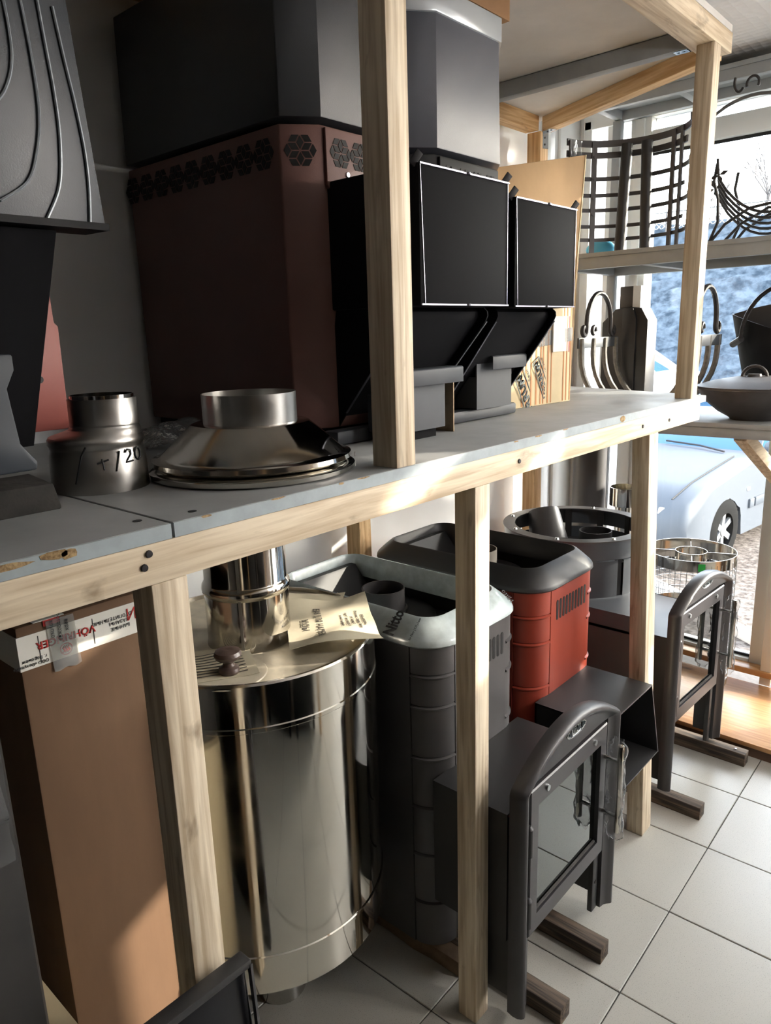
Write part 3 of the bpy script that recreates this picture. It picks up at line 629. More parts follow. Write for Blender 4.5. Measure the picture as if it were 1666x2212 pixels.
# pipe adapter and roof flashing cones
r = root('flue_adapter','dull steel flue adapter with handwritten numbers, left on the shelf','flue adapter',(-.325,-1.862,ZS))
ac = (-.302,-1.883); au = (-.290,-1.872)
def ring(c, rr_, z, n=56): return [(c[0]+rr_*math.cos(2*math.pi*k/n), c[1]+rr_*math.sin(2*math.pi*k/n), ZS+z) for k in range(n)]
mid_ = lambda t: (ac[0]+(au[0]-ac[0])*t, ac[1]+(au[1]-ac[1])*t)
B().loft([ring(ac,.0730,0),ring(ac,.0715,.058),ring(ac,.0690,.064),ring(ac,.0690,.068),ring(ac,.0715,.072),ring(ac,.0712,.079),ring(ac,.0685,.083),ring(mid_(.6),.0590,.089),ring(au,.0520,.094),ring(au,.0508,.096),ring(au,.0506,.139),ring(au,.0490,.139),ring(au,.0490,.10),ring(ac,.066,.06),ring(ac,.071,0)], True).out('sleeve', BRUSH, r)
B().loft([ring(au,.0510,.098),ring(au,.0516,.100),ring(au,.0510,.102)], True).out('seam_ring', BRUSH, r)
B().loft([ring(au,.0470,.09),ring(au,.0470,.1445),ring(au,.0455,.1445),ring(au,.0455,.09)], True, wrap=True).out('inner_sleeve', CHROME, r)
ca = math.atan2(-2.437+1.880, .794+.308)   # towards the aisle
def hand(strokes, a0, zb, sc, rad):
    for st in strokes:
        pts = []
        for u,v in st:
            a = ca + a0 + u*sc/rad; pts.append((ac[0]+(rad+.0006)*math.cos(a), ac[1]+(rad+.0006)*math.sin(a), zb+v*sc))
        B().tube(pts, .0014, 6).out('handwriting', BLKINK, r)
circ = lambda cx,cy,rx,ry,n=12: [(cx+rx*math.cos(6.283*k/n+1.2), cy+ry*math.sin(6.283*k/n+1.2)) for k in range(n+1)]
hand([[(-1.2,-1.7),(-.5,.5),(-.1,1.2)], [(1.0,.2),(1.1,-.7)],[(.6,-.15),(1.5,.1)], [(2.0,-.9),(2.4,.7)], [(2.9,.5),(3.1,.75),(3.4,.65),(3.4,.3),(3.0,-.15),(2.9,-.3),(3.6,-.25)], circ(4.2,.25,.35,.5)], -.20, ZS+.050, .0188, .0718)
r = root('roof_flashing','polished steel roof flashing cone, stacked pair in front of the red-brown stove','flue part',(-.205,-1.655,ZS))
cc = (-.205,-1.655)
B().lathe((*cc,0), [(.168,ZS),(.173,ZS+.003),(.174,ZS+.010),(.168,ZS+.014),(.150,ZS+.015)], 72).out('lower_skirt', CHROMEP, r)
B().lathe((*cc,0), [(.150,ZS+.017),(.164,ZS+.018),(.169,ZS+.022),(.168,ZS+.029),(.158,ZS+.031),(.154,ZS+.034),(.100,ZS+.083),(.096,ZS+.0845),(.080,ZS+.085)], 72).out('cone', CHROMEP, r)
B().lathe((*cc,0), [(.079,ZS+.083),(.079,ZS+.133),(.077,ZS+.133),(.077,ZS+.03)], 56).out('collar', BRUSH, r)
for z in (ZS+.003, ZS+.020):
    a = math.radians(38); B().sheet(lambda u,v: (cc[0]+.1752*math.cos(a+u*.05), cc[1]+.1752*math.sin(a+u*.05), z+v*.008), 3, 1, .0006).out('tag', WHPAPER, r)
def crumple(u, v, org, U, V, amp, seed):
    p = Vector(org)+Vector(U)*u+Vector(V)*v
    n = Vector(U).cross(Vector(V)).normalized()
    return p + n*amp*(math.sin(11*u+seed)*math.cos(9*v+2*seed)+.6*math.sin(23*u*v+seed*3)+.5*math.cos(17*v-13*u))
b = B(); b.sheet(lambda u,v: crumple(u,v,(-.66,-1.76,ZS+.03),(.26,.02,.0),(.02,.26,.02),.010,1.3), 18, 18, .0005)
b.out('plastic_bag', BAG, loc=(-.5,-1.6,ZS), label='crumpled clear plastic bag between the flue adapter and the roof flashing', cat='bag')

# cartons on the shelf
r = root('striped_carton','cream carton with orange stripes and dark lettering near the right end of the shelf','box',(-.46,-.46,ZS))
B().prism([(-.495,-.640,ZS),(-.327,-.632,ZS),(-.303,-.325,ZS),(-.495,-.33,ZS)], (0,0,.288)).out('body', CREAM, r, bevel=.003)
fx = lambda y: -.327+(y+.632)*.0782+.0008
for k,(y,w) in enumerate(((-.585,.007),(-.565,.006),(-.540,.006),(-.515,.007),(-.492,.006),(-.478,.005),(-.455,.007),(-.437,.005),(-.372,.006),(-.355,.006),(-.335,.005))):
    B().hexa([(fx(y)-.0006,y,ZS+.004),(fx(y),y,ZS+.004),(fx(y+w),y+w,ZS+.004),(fx(y+w)-.0006,y+w,ZS+.004),(fx(y)-.0006,y,ZS+.284),(fx(y),y,ZS+.284),(fx(y+w),y+w,ZS+.284),(fx(y+w)-.0006,y+w,ZS+.284)]).out('stripe', ORANGE, r, smooth=0)
rd = Vector((0,-.52,.85)).normalized(); ud = Vector((0,-.85,-.52)).normalized()
def ftext(y,z,sz,fr):
    c = Vector((fx(y)+.0006,y,z)); 
    if fr:
        b = B(); L, H = sz*2.05, sz*.62
        for s in (-1,1): b.beam(c-rd*L+ud*H*s, c+rd*L+ud*H*s, .0035,.001,up=(1,0,0)); b.beam(c+rd*L*s-ud*H, c+rd*L*s+ud*H, .0035,.001,up=(1,0,0))
        b.out('print_frame', DKINK, r, smooth=0)
    text('print', 'FERRUM', sz, c, rd, ud, DKINK, r, bold=sz*.03)
    text('print', 'дымоходы. Баки', sz*.42, c-ud*sz*1.0, rd, ud, DKINK, r)
ftext(-.487,1.443,.030,True)
ftext(-.560,1.393,.040,True)
B().hexa([(fx(-.50),-.50,1.532),(fx(-.50)+.001,-.50,1.532),(fx(-.326)+.001,-.326,1.545),(fx(-.326),-.326,1.545),(fx(-.50),-.50,1.575),(fx(-.50)+.001,-.50,1.575),(fx(-.326)+.001,-.326,1.585),(fx(-.326),-.326,1.585)]).out('clear_tape', CTAPE, r)
B().box(-.309,-.3045,-.437,-.332,1.515,1.618).out('address_label', WHTAPE, r); B().box(-.309,-.3040,-.343,-.336,1.512,1.618).out('red_stripe', REDINK, r)
r = root('tall_carton','tall plain brown carton behind the striped carton, flap raised','box',(-.68,-.2,ZS))
B().prism([(-.50,-.60,ZS),(-.50,.055,ZS),(-.50,.112,2.165),(-.50,-.60,2.02)], (-.36,0,0)).out('body', CARDL, r, bevel=.002)
B().prism([(-.498,.055,ZS+.3),(-.498,.061,ZS+.3),(-.498,.119,2.166),(-.498,.112,2.165)], (-.36,0,0)).out('side_edge', CREAM, r)
# clear packed panel with cardboard corner pads
r = root('film_packed_panel','panel in clear film with brown cardboard corner pads, behind the striped carton','panel',(-.50,.12,ZS))
B().box(-.56,-.555,-.02,.125,ZS,1.56).out('panel', mat('brown_tinted_panel',(120,104,96),.3), r); 
B().box(-.5545,-.5535,-.03,.130,ZS,1.57).out('film', POLY, r)
for y,z in ((.062,1.525),(.045,1.39)): B().box(-.553,-.548,y,y+.035,z,z+.035).out('corner_pad', CARDL, r, bevel=.002)
B().prism([(-.54,-.06,ZS),(-.54,.01,ZS),(-.54,-.02,1.40),(-.54,-.03,1.48),(-.54,-.06,1.48)], (-.01,0,0)).out('cardboard_strip', CARDL, r)

# ------------------------------------------------------------------ sauna stoves on the floor
def rrect(x0,x1,y0,y1,r,z,n=8):
    pts = []
    for (cx,cy,a0) in ((x1-r,y0+r,-90),(x1-r,y1-r,0),(x0+r,y1-r,90),(x0+r,y0+r,180)):
        for k in range(n+1):
            a = math.radians(a0+90*k/n); pts.append((cx+r*math.cos(a), cy+r*math.sin(a), z))
    return pts
def doorframe(par, yc, xd, zb, zdoor0, zdoor1, w, zsh, zpk, yaw=0.0, dyl=0.0):
    before = set(bpy.data.objects)
    NL, NA = 10, 22
    def outline(ins, x, inner=False):
        hw = w/2-ins; pts = []
        zs = zsh-ins*.4; zp = zpk-ins
        rc = max(.006, .024-ins*.5)
        for k in range(NL+1): pts.append((x, yc-hw, zb+(zs-rc-zb)*k/NL))
        for k in range(1,6):
            a = math.radians(180-58*k/5); pts.append((x, yc-hw+rc+rc*math.cos(a), zs-rc+rc*math.sin(a)))
        y0 = pts[-1][1]; z0 = pts[-1][2]
        for k in range(1,NA):
            t = k/NA; y = y0+(2*yc-2*y0)*t; s = (y-yc)/(yc-y0); pts.append((x, y, z0+(zp-z0)*(1-s*s)))
        for k in range(6):
            q = pts[NL+5-k]; pts.append((x, 2*yc-q[1], q[2]))
        for k in range(1,NL+1): q = pts[NL-k]; pts.append((x, 2*yc-q[1], q[2]))
        return pts
    def inner(x, iw, zt):
        o_ = outline(.06, x); pts = []
        n = len(o_)
        for i,p in enumerate(o_):
            if i <= NL: pts.append((x, yc-iw, zb+(zt-zb)*i/NL))
            elif i >= n-1-NL: pts.append((x, yc+iw, zb+(zt-zb)*(n-1-i)/NL))
            else: t = (i-NL)/(n-1-2*NL); pts.append((x, yc-iw+2*iw*t, zt))
        return pts
    iw = .192
    loops = [outline(.003, xd-.040), outline(0, xd-.024), outline(.0015, xd-.012), outline(.006, xd-.004), outline(.012, xd), outline(.018, xd-.001), outline(.026, xd-.009), outline(.034, xd-.014), inner(xd-.017, iw, zdoor1+.006), inner(xd-.028, iw, zdoor1+.005), inner(xd-.040, iw-.002, zdoor1+.004)]
    b = B(); b.loft(loops, closed=False, wrap=True)
    n = len(loops[0])
    b.bm.verts.ensure_lookup_table(); L = len(loops)
    b.bm.faces.new([b.bm.verts[i*n] for i in range(L)]); b.bm.faces.new([b.bm.verts[i*n+n-1] for i in range(L)][::-1])
    fr = b.out('door_frame', FRAMEM, par, smooth=50)
    # side plates behind the legs
    for s in (-1,1): B().box(-.04, xd-.036, yc+s*(w/2-.028)-.003, yc+s*(w/2-.028)+.003, zb+.018, zdoor0+.3).out('side_plate', BLACK, par)
    B().box(xd-.04, xd-.025, yc+iw-.032, yc+iw-.002, zb-.0, zdoor0+.02).out('channel', BLACK, fr, bevel=.003)
    screw((xd-.025,yc+iw-.018,zb+.09),(1,0,0),fr,.006,IRON)
    # door leaf
    d0, d1 = -.188, .188; X = xd-.013; yf = yc; yc = yc+dyl
    lf = B(); iy0, iy1, iz0, iz1 = d0+.034, d1-.034, zdoor0+.045, zdoor1-.048
    rect = lambda y0,y1,z0,z1,x: [(x,yc+y0,z0),(x,yc+y1,z0),(x,yc+y1,z1),(x,yc+y0,z1)]
    lf.loft([rect(d0,d1,zdoor0,zdoor1,X-.028), rect(d0,d1,zdoor0,zdoor1,X), rect(d0+.003,d1-.003,zdoor0+.003,zdoor1-.003,X+.003), rect(iy0,iy1,iz0,iz1,X+.003), rect(iy0,iy1,iz0,iz1,X-.012), rect(iy0,iy1,iz0,iz1,X-.028)], True, wrap=True)
    leaf = lf.out('door', FRAMEM, par, smooth=0)
    B().box(X-.016, X-.008, yc+iy0-.001, yc+iy1+.001, iz0-.001, iz1+.001).out('glass', DOORGL, leaf, smooth=0)
    B().tube([(X-.005,yc+iy0+.004,iz0+.004),(X-.005,yc+iy1-.004,iz0+.004)], .004, 6).out('sealing_rope', mat('glass_fibre_rope',(70,68,66),.9,bump=1,bscale=300), leaf)
    for s in (-.62,.62): B().cyl((X,yc+s*d1*1.0,zdoor1-.024),(X+.007,yc+s*d1,zdoor1-.024),.0085,.007,12).out('screw', ZINC, leaf)
    for z in (zdoor0+.035, zdoor1-.155): B().cyl((X+.002,yc+d0-.004,z),(X+.002,yc+d0-.004,z+.068),.010,n=12).cyl((X+.002,yc+d0-.004,z+.068),(X+.002,yc+d0-.004,z+.076),.010,.004,12).out('hinge', BLACK, leaf)
    # handle in its plastic sleeve
    hy, hz0, hz1, hx = yc+d1-.012, zdoor0+.085, zdoor1-.045, X+.045
    h = B().cyl((hx,hy,hz0),(hx,hy,hz1),.0085,n=16).out('handle', CHROMEP, leaf, bevel=.001)
    for z in (hz0+.045,hz1-.045): B().cyl((X+.002,hy,z),(hx,hy,z),.0055,n=12).out('handle_standoff', CHROME, leaf)
    def sl(u,v):
        a = 2*math.pi*u; z = hz0-.030+(hz1-hz0+.045)*v
        e = 1 if .06 < v < .95 else .6
        rr = .0125*e+.0016*math.sin(3*a+14*v)+.0010*math.sin(37*v+2*a)
        return (hx-.010+rr*1.9*math.cos(a), hy+.002+rr*math.sin(a)+.0015*math.sin(9*v), z+.004*math.sin(3*a))
    B().sheet(sl, 22, 30, .0003).out('plastic_sleeve', POLY, leaf)
    # badge
    yc = yf
    bz, bx = (zdoor1+zpk)/2+.006, xd-.0155
    bd = B(); bd.loft([[(bx+h_, yc+.01+.047*s_*math.cos(2*math.pi*k/28), bz+.0145*s_*math.sin(2*math.pi*k/28)) for k in range(28)] for s_,h_ in ((1.06,-.006),(1.0,.0035),(.90,.0035),(.86,.002))], True, True, True)
    bdo = bd.out('badge', ZINC, fr, smooth=30)
    text('badge_letters', 'TMF', .018, (bx+.003,yc+.01,bz), (0,1,0),(0,0,1), DKINK, fr, ext=.0015)
    lv = B()
    for s in (-1,1):
        for k in range(4):
            yy = yc+.01+s*(.023+.0052*k); hh = .0105-.0024*k; lv.beam((bx+.0035,yy,bz-hh*.9),(bx+.0035,yy+s*.004,bz+hh*.9),.0018,.0016,up=(1,0,0))
    lv.out('badge_veins', DKINK, fr, smooth=0)['kind'] = 'stuff'
    for o in set(bpy.data.objects)-before:      # the frame stands slightly skewed to the shelf
        for v in o.data.vertices: v.co.x -= yaw*(v.co.y+OFF[o.name].y-yc)
    return fr
def sauna(name, label, yc, bodym, rimm, tunnel, group, shelltop=.885, paper=False):
    x0, x1, hw, r = -.775, -.155, .186, .074
    rt = root(name, label, 'stove', (-.45,yc,.05), group)
    zt = shelltop
    # corner posts with pressed grooves
    for (cx,cy,a0) in ((x1-r,yc-hw+r,-90),(x1-r,yc+hw-r,0),(x0+r,yc+hw-r,90),(x0+r,yc-hw+r,180)):
        prof = [(.0,.05)]; gz = [.175,.315,.45,.585,.72,.80]
        pr = [(r,.05)]
        for g in gz: pr += [(r,g-.006),(r+.004,g-.003),(r+.004,g),(r-.003,g+.003),(r,g+.006)]
        pr += [(r,zt)]
        b = B(); b.lathe((cx,cy,0), pr+[(r-.004,zt),(r-.004,.05)], 14, closed=True, a0=math.radians(a0), a1=math.radians(a0+90)); b.out('corner_strip', bodym, rt, smooth=40)
    # panels
    lo = .553 if tunnel else .05
    B().box(x1-.004,x1+.001,yc-hw+r+.002,yc+hw-r-.002,lo,zt).out('front_panel', bodym, rt)
    for k in range(10): 
        y = yc-.074+k*.0185
        B().loft([[(x1+h,y+.0060*math.cos(2*math.pi*q/12)*s,.803+(.024 if math.sin(2*math.pi*q/12)>=0 else -.024)+.0060*math.sin(2*math.pi*q/12)*s) for q in range(12)] for s,h in ((1,.0005),(1,.0018))],True,True,True).out('vent_slot', DARKIN, rt, smooth=0)
    for s in (-1,1): B().box(x0+r+.002,x1-r-.002,yc+s*hw-.0025,yc+s*hw+.0025,.05,zt).out('side_panel', bodym, rt)
    B().box(x0-.001,x0+.003,yc-hw+r,yc+hw-r,.05,zt).out('back_panel', bodym, rt)
    B().prism([(x,y,.05) for x,y,z in rrect(x0+.02,x1-.02,yc-hw+.02,yc+hw-.02,.05,0)], (0,0,.76)).out('inner_body', BLACK, rt)
    B().loft([rrect(x0+.008,x1-.008,yc-hw+.008,yc+hw-.008,r-.006,.06), rrect(x0+.008,x1-.008,yc-hw+.008,yc+hw-.008,r-.006,zt-.002), rrect(x0+.010,x1-.010,yc-hw+.010,yc+hw-.010,r-.008,zt-.002), rrect(x0+.010,x1-.010,yc-hw+.010,yc+hw-.010,r-.008,.06)], True, wrap=True).out('inner_liner', BLACK, rt)
    # rim
    L = [rrect(x0-.012+i, x1+.012-i, yc-hw-.012+i, yc+hw+.012-i, max(.03,.100-i*.9), z) for i,z in ((.004,zt-.012),(-.001,zt-.007),(.0,zt+.0),(.004,zt+.007),(.026,zt+.028),(.046,zt+.045),(.053,zt+.047),(.057,zt+.042),(.059,zt-.02),(.056,zt-.02),(.050,zt+.03),(.012,zt-.008))]
    rim = B().loft(L, True, wrap=True).out('rim', rimm, rt, smooth=50)
    # top plate, dome and flue collar
    ztop = .825
    B().loft([rrect(x0+.05,x1-.05,yc-hw+.05,yc+hw-.05,.04,ztop-.02), rrect(x0+.05,x1-.05,yc-hw+.05,yc+hw-.05,.04,ztop)],True,True,True).out('top_plate', BLACK, rt)
    cxx = -.475
    B().lathe((cxx,yc,0), [(.145,ztop),(.142,ztop+.012),(.12,ztop+.02),(.065,ztop+.022)], 40).out('stove_top_dome', BLACK, rt)
    B().lathe((cxx,yc,0), [(.066,ztop+.01),(.0585,ztop+.03),(.0585,ztop+.088),(.0555,ztop+.088),(.0555,ztop+.005)], 36).out('flue_collar', mat('collar_black',(46,44,45),.5) if paper else mat('collar_grey',(98,94,90),.45,metal=.3), rt)
    B().lathe((cxx,yc,0), [(.058,ztop+.024),(.064,ztop+.026),(.066,ztop+.031),(.060,ztop+.034)], 30, closed=True).out('weld_bead', BAREEDGE if not paper else IRON, rt)
    B().hexa([(x0+.05,yc-hw+.05,ztop-.0),(x0+.13,yc-hw+.05,ztop),(x0+.13,yc+hw-.05,ztop),(x0+.05,yc+hw-.05,ztop),(x0+.055,yc-hw+.06,zt+.02),(x0+.075,yc-hw+.06,zt+.02),(x0+.075,yc+hw-.06,zt+.02),(x0+.055,yc+hw-.06,zt+.02)]).out('rear_baffle', BLACK, rt)
    return rt, rim
SG = 'sauna stoves under the shelf'
s1, rim1 = sauna('sauna_stove','charcoal sauna stove with pale film-covered rim behind the middle lower post', -1.035, CHAR, FILM, True, SG, paper=True)
B().box(-.16,.045,-1.225,-.855,.548,.552).box(-.16,.045,-1.229,-1.225,.22,.552).box(-.16,.045,-.855,-.851,.22,.552).box(-.16,.045,-1.225,-.855,.22,.224).out('fuel_tunnel', BLACK, s1)
doorframe(s1, -1.006, .100, .045, .238, .614, .484, .636, .713, 0.0, -.012)
slope = lambda x: (.004+(x+.031)*.72-.0008, .892+(x+.031)*.69)
text('print', 'Nitto', .030, (0,0,0), (1,0,0),(0,1,0), BLKINK, rim1, wrap=lambda x,y,z: (-.285-y*1.5, -1.235+slope(x)[0], slope(x)[1]+z+.0006), bold=.0009)
text('print', 'for Fiber | CO₂ Laser', .0068, (0,0,0), (1,0,0),(0,1,0), BLKINK, rim1, wrap=lambda x,y,z: (-.222-y*1.4, -1.235+slope(x)[0], slope(x)[1]+z+.0006))
text('print', 'Nitto', .022, (0,0,0), (1,0,0),(0,1,0), BLKINK, rim1, wrap=lambda x,y,z: (-.143-slope(x*.8)[0], -.895+y*1.2, slope(x*.8)[1]+z+.0006))
text('embossed_word', 'SUPER', .024, (-.375,-1.125,.8275), (.55,.83,0),(-.83,.55,0), mat('embossed_black',(60,58,57),.4), s1, ext=.003)
B().sheet(lambda u,v:(-.66+.1*u,-1.15+.09*v-.03*u,.80+.03*math.sin(3*u)+.05*v),4,4,.0005).out('paper_scrap', WHPAPER, s1)
s2, rim2 = sauna('sauna_stove','terracotta red sauna stove with black rim beside the charcoal one', -.578, TERRA, BLACK, True, SG)
t2 = B(); xt_, xb_, zt_, zb_ = .053, .083, .553, .345
for y0_,y1_ in ((-.757,-.753),(-.454,-.450)): t2.prism([(-.16,y0_,zb_),(xb_,y0_,zb_),(xt_,y0_,zt_),(-.16,y0_,zt_)], (0,y1_-y0_,0))
t2.box(-.16,xt_,-.757,-.450,zt_-.003,zt_+.001).box(-.16,xb_,-.757,-.450,zb_-.001,zb_+.003).box(-.16,-.155,-.757,-.45,zb_,zt_)
tun = t2.out('fuel_tunnel', BLACK, s2)
B().beam((.0835,-.452,.345),(.0535,-.452,.554),.004,.0015,up=(1,0,0)).beam((.0535,-.757,.552),(.0535,-.452,.552),.004,.0015,up=(1,0,0)).out('bright_edge', BAREEDGE, tun)
# torn packing sheet under the charcoal stove
pts = [(-.80,-1.20),(-.12,-1.203),(-.10,-.86),(-.80,-.86)]
B().prism([(-.80,-1.215,0),(-.34,-1.207,0),(-.25,-1.212,0),(-.19,-1.206,0),(-.10,-1.206,0),(-.10,-.86,0),(-.80,-.86,0)], (0,0,.044)).out('packing_sheet', FOAM, loc=(-.45,-1.03,0), label='torn brown packing slab under the charcoal sauna stove', cat='packing', bevel=.003)
B().prism([(-.80,-.77,0),(-.10,-.77,0),(-.10,-.39,0),(-.80,-.39,0)], (0,0,.044)).out('packing_sheet', FOAM, loc=(-.45,-.58,0), label='brown packing slab under the terracotta sauna stove', cat='packing', bevel=.003)

# round stove with bolted ring and its door
rx, ry, rr = -.475, .085, .278
s3 = root('round_sauna_stove','grey round-topped stove with bolted ring, beyond the terracotta stove','stove',(rx,ry,.05), SG)
zt3 = .855
B().lathe((rx,ry,0), [(rr,zt3-.004),(rr,zt3),(rr-.045,zt3),(rr-.045,zt3-.004)], 72, closed=True).out('bolted_ring', CHAR, s3)
B().lathe((rx,ry,0), [(rr-.006,zt3-.07),(rr-.006,zt3-.005),(rr-.010,zt3-.005),(rr-.010,zt3-.07)], 72, closed=True).out('collar_band', GREYST, s3)
for k in range(8):
    a = math.radians(12+45*k); B().cyl((rx+(rr-.022)*math.cos(a),ry+(rr-.022)*math.sin(a),zt3),(rx+(rr-.022)*math.cos(a),ry+(rr-.022)*math.sin(a),zt3+.006),.0085,.006,10).out('bolt', ZINC, s3)
for k in range(12):
    a0 = math.radians(8+30*k); n = 5
    lo = [(rx+(rr-.022)*math.cos(a0+math.radians(24)*i/n), ry+(rr-.022)*math.sin(a0+math.radians(24)*i/n)) for i in range(n+1)]
    B().prism([(x,y,.16) for x,y in lo]+[(rx+(x-rx)*.99,ry+(y-ry)*.99,.16) for x,y in lo[::-1]], (0,0,zt3-.24)).out('shell_segment', GREYST, s3, smooth=60)
for k in range(12):
    a = math.radians(4+30*k); B().beam((rx+(rr-.03)*math.cos(a),ry+(rr-.03)*math.sin(a),.05),(rx+(rr-.03)*math.cos(a),ry+(rr-.03)*math.sin(a),zt3-.003),.026,.004,up=(math.cos(a),math.sin(a),0)).out('upright_bar', BLACK, s3)
B().lathe((rx,ry,0), [(0,.10),(.20,.10),(.20,.735),(.185,.748),(0,.752)], 48).out('inner_drum', BLACK, s3)
B().lathe((-.425,.150,0), [(.062,.745),(.062,.818),(.058,.818),(.058,.745)], 36, closed=True).out('flue_collar', BLACK, s3)
B().cyl((-.615,.13,.742),(-.665,.17,.86),.078,.062,32).out('oblique_spigot', CHAR, s3)
B().box(-.30,.01,-.19,.23,.575,.58).box(-.30,.01,-.19,-.185,.20,.58).box(-.30,.01,.225,.23,.20,.58).out('fuel_tunnel', CHAR, s3)
B().prism([(-.40,-.19,.585),(-.13,-.19,.585),(-.13,.02,.585),(-.40,.02,.585)], (0,0,.055)).out('front_bracket', GREYST, s3)
doorframe(s3, .014, .055, .064, .300, .685, .474, .702, .770, -.04, -.018)

# tarred timbers under the stoves
TG = 'tarred timbers on the floor under the stove doors'
for y,x1,lab,z in ((-.945,.150,'tarred dark timber bar on the floor, under the middle of the nearest stove door',.046),(-1.165,.155,'tarred dark timber bar at the bottom edge, below the nearest door hinges',.046),(-.215,.147,'tarred timber bar on the floor between the leaning post and the far door',.046),(.192,.168,'tarred timber bar with a nail, lying along the platform riser',.05)):
    b = B().box(x1-.62,x1,y,y+.045,0,z); o = b.out('timber_bar', TARWOOD, loc=(x1-.3,y+.02,0), label=lab, cat='timber', group=TG, bevel=.002)
B().cyl((.13,.212,.049),(.13,.212,.054),.004,n=8).out('nail', ZINC, bpy.data.objects['timber_bar.003'])

# stainless basket on the platform
kx, ky, kr, kz = -.195, .56, .173, .68
r = root('mesh_basket','round stainless mesh basket with a green sticker behind the far stove door','basket',(kx,ky,.058))
B().lathe((kx,ky,0), [(kr,kz-.045),(kr,kz),(kr-.002,kz),(kr-.002,kz-.045)], 64, closed=True).out('top_band', CHROMEP, r)
B().lathe((kx,ky,0), [(.062,kz-.04),(.062,kz-.004),(.060,kz-.004),(.060,kz-.04)], 40, closed=True).out('centre_ring', CHROMEP, r)
for a in (20,110,200,290):
    a = math.radians(a); B().beam((kx+.062*math.cos(a),ky+.062*math.sin(a),kz-.022),(kx+(kr-.002)*math.cos(a),ky+(kr-.002)*math.sin(a),kz-.022),.002,.03).out('spoke', CHROMEP, r)
for z in (.12,.40): B().lathe((kx,ky,0), [(kr,z),(kr,z+.03),(kr-.002,z+.03),(kr-.002,z)], 64, closed=True).out('lower_band', CHROMEP, r)
w = B()
for k in range(48):
    a = 2*math.pi*k/48; w.cyl((kx+kr*math.cos(a),ky+kr*math.sin(a),.12),(kx+kr*math.cos(a),ky+kr*math.sin(a),kz-.02),.0011,n=4)
for k in range(1,20):
    w.tube([(kx+kr*math.cos(2*math.pi*q/40),ky+kr*math.sin(2*math.pi*q/40),.12+k*.0265) for q in range(40)], .0011, 4, closed=True)
o = w.out('wire_mesh', ZINC, r); o['kind'] = 'stuff'
sa = math.radians(-62)
B().sheet(lambda u,v:(kx+(kr+.001)*math.cos(sa+u*.15),ky+(kr+.001)*math.sin(sa+u*.15),kz-.04+.03*v),4,1,.0006).out('green_sticker', GREEN, r)
# pipe and cup behind the round stove
r = root('flue_pipe','matt charcoal flue pipe standing upright behind the round stove','pipe',(-.66,.565,.058))
B().lathe((-.66,.565,0), [(.072,.058),(.072,1.17),(.069,1.17),(.069,.058)], 40, closed=True).out('tube', CHAR, r)
r = root('steel_bucket','short polished steel collar on a stand beside the charcoal flue pipe','collar',(-.50,.585,.058))
B().lathe((-.50,.585,0), [(.066,.835),(.066,.905),(.062,.905),(.060,.84)], 40).out('collar', CHROMEP, r)
B().cyl((-.50,.585,.12),(-.50,.585,.83),.03,n=16).cyl((-.50,.585,.058),(-.50,.585,.12),.07,n=24).out('stem', CHROMEP, r)
B().lathe((-.50,.585,0), [(0,.82),(.066,.825),(.066,.835),(0,.84)], 40).out('tray', CHROME, r)

# ------------------------------------------------------------------ water drum
dx, dy, dr, z0, z1 = -.450, -1.514, .279, .26, .96
r = root('water_tank','large polished steel water drum behind the left lower post','water tank',(dx,dy,0))
B().lathe((dx,dy,0), [(dr-.004,z0),(dr,z0+.004),(dr,z0+.085),(dr+.0025,z0+.087),(dr+.0025,z0+.095),(dr,z0+.097),(dr,z1-.10),(dr+.002,z1-.098),(dr+.002,z1-.09),(dr,z1-.088),(dr,z1-.004),(dr-.003,z1),(dr-.008,z1),(dr-.008,z1-.012)], 128).out('drum', CHROMEP, r, smooth=25)
B().lathe((dx,dy,0), [(0,z1-.010),(dr-.007,z1-.010),(dr-.007,z1-.014),(0,z1-.014)], 96).out('lid', DUSTY, r)
B().lathe((dx,dy,0), [(0,z0),(dr-.004,z0),(dr-.004,z0+.003),(0,z0+.003)], 64).out('bottom', CHROME, r)
px, py = -.425, -1.527
p = B().lathe((px,py,0), [(.091,z1-.010),(.089,z1),(.089,1.062),(.093,1.068),(.094,1.074),(.093,1.080),(.089,1.086),(.087,1.09),(.087,1.284),(.084,1.284),(.084,1.0)], 64).out('centre_flue', CHROMEP, r, smooth=30)
a = math.atan2(-2.437-py, .794-px)-.18
B().beam((px+.0895*math.cos(a),py+.0895*math.sin(a),z1-.008),(px+.0895*math.cos(a),py+.0895*math.sin(a),1.28),.006,.0025,up=(math.cos(a),math.sin(a),0)).out('weld_seam', BRUSH, p)
B().cyl((dx+.01,dy+.01,0.0),(dx+.01,dy+.01,z0),.062,n=36).out('foot_pipe', CHROME, r)
hx_, hy_ = -.312, -1.668
hl = B().lathe((hx_,hy_,0), [(0,z1-.0095),(.072,z1-.0095),(.074,z1-.008),(.072,z1-.006),(0,z1-.0055)], 48).out('hatch', DUSTY, r)
kn = B().lathe((hx_,hy_,0), [(0,z1-.006),(.019,z1-.006),(.021,z1),(.019,z1+.006),(.012,z1+.010),(.010,z1+.016),(.013,z1+.020),(.024,z1+.026),(.027,z1+.033),(.024,z1+.040),(.012,z1+.044),(.005,z1+.043),(0,z1+.0425)], 36).out('knob', KNOB, hl)
def leaflet(name, label, c, U, V, lift, th=.0008, seed=1, curl=.01):
    c = Vector(c); U = Vector(U); V = Vector(V)
    f = lambda u,v: c+U*(u-.5)+V*(v-.5)+Vector((0,0,lift+curl*(2*(u-.5))**2+.6*curl*math.sin(5*v+seed)*math.sin(3*u+seed)+.25*curl*math.sin(13*u+7*v)))
    o = B().sheet(f, 16, 16, th).out(name, PAPER, loc=tuple(c), label=label, cat='leaflet', group='instruction leaflets on the drum lid')
    return o, f
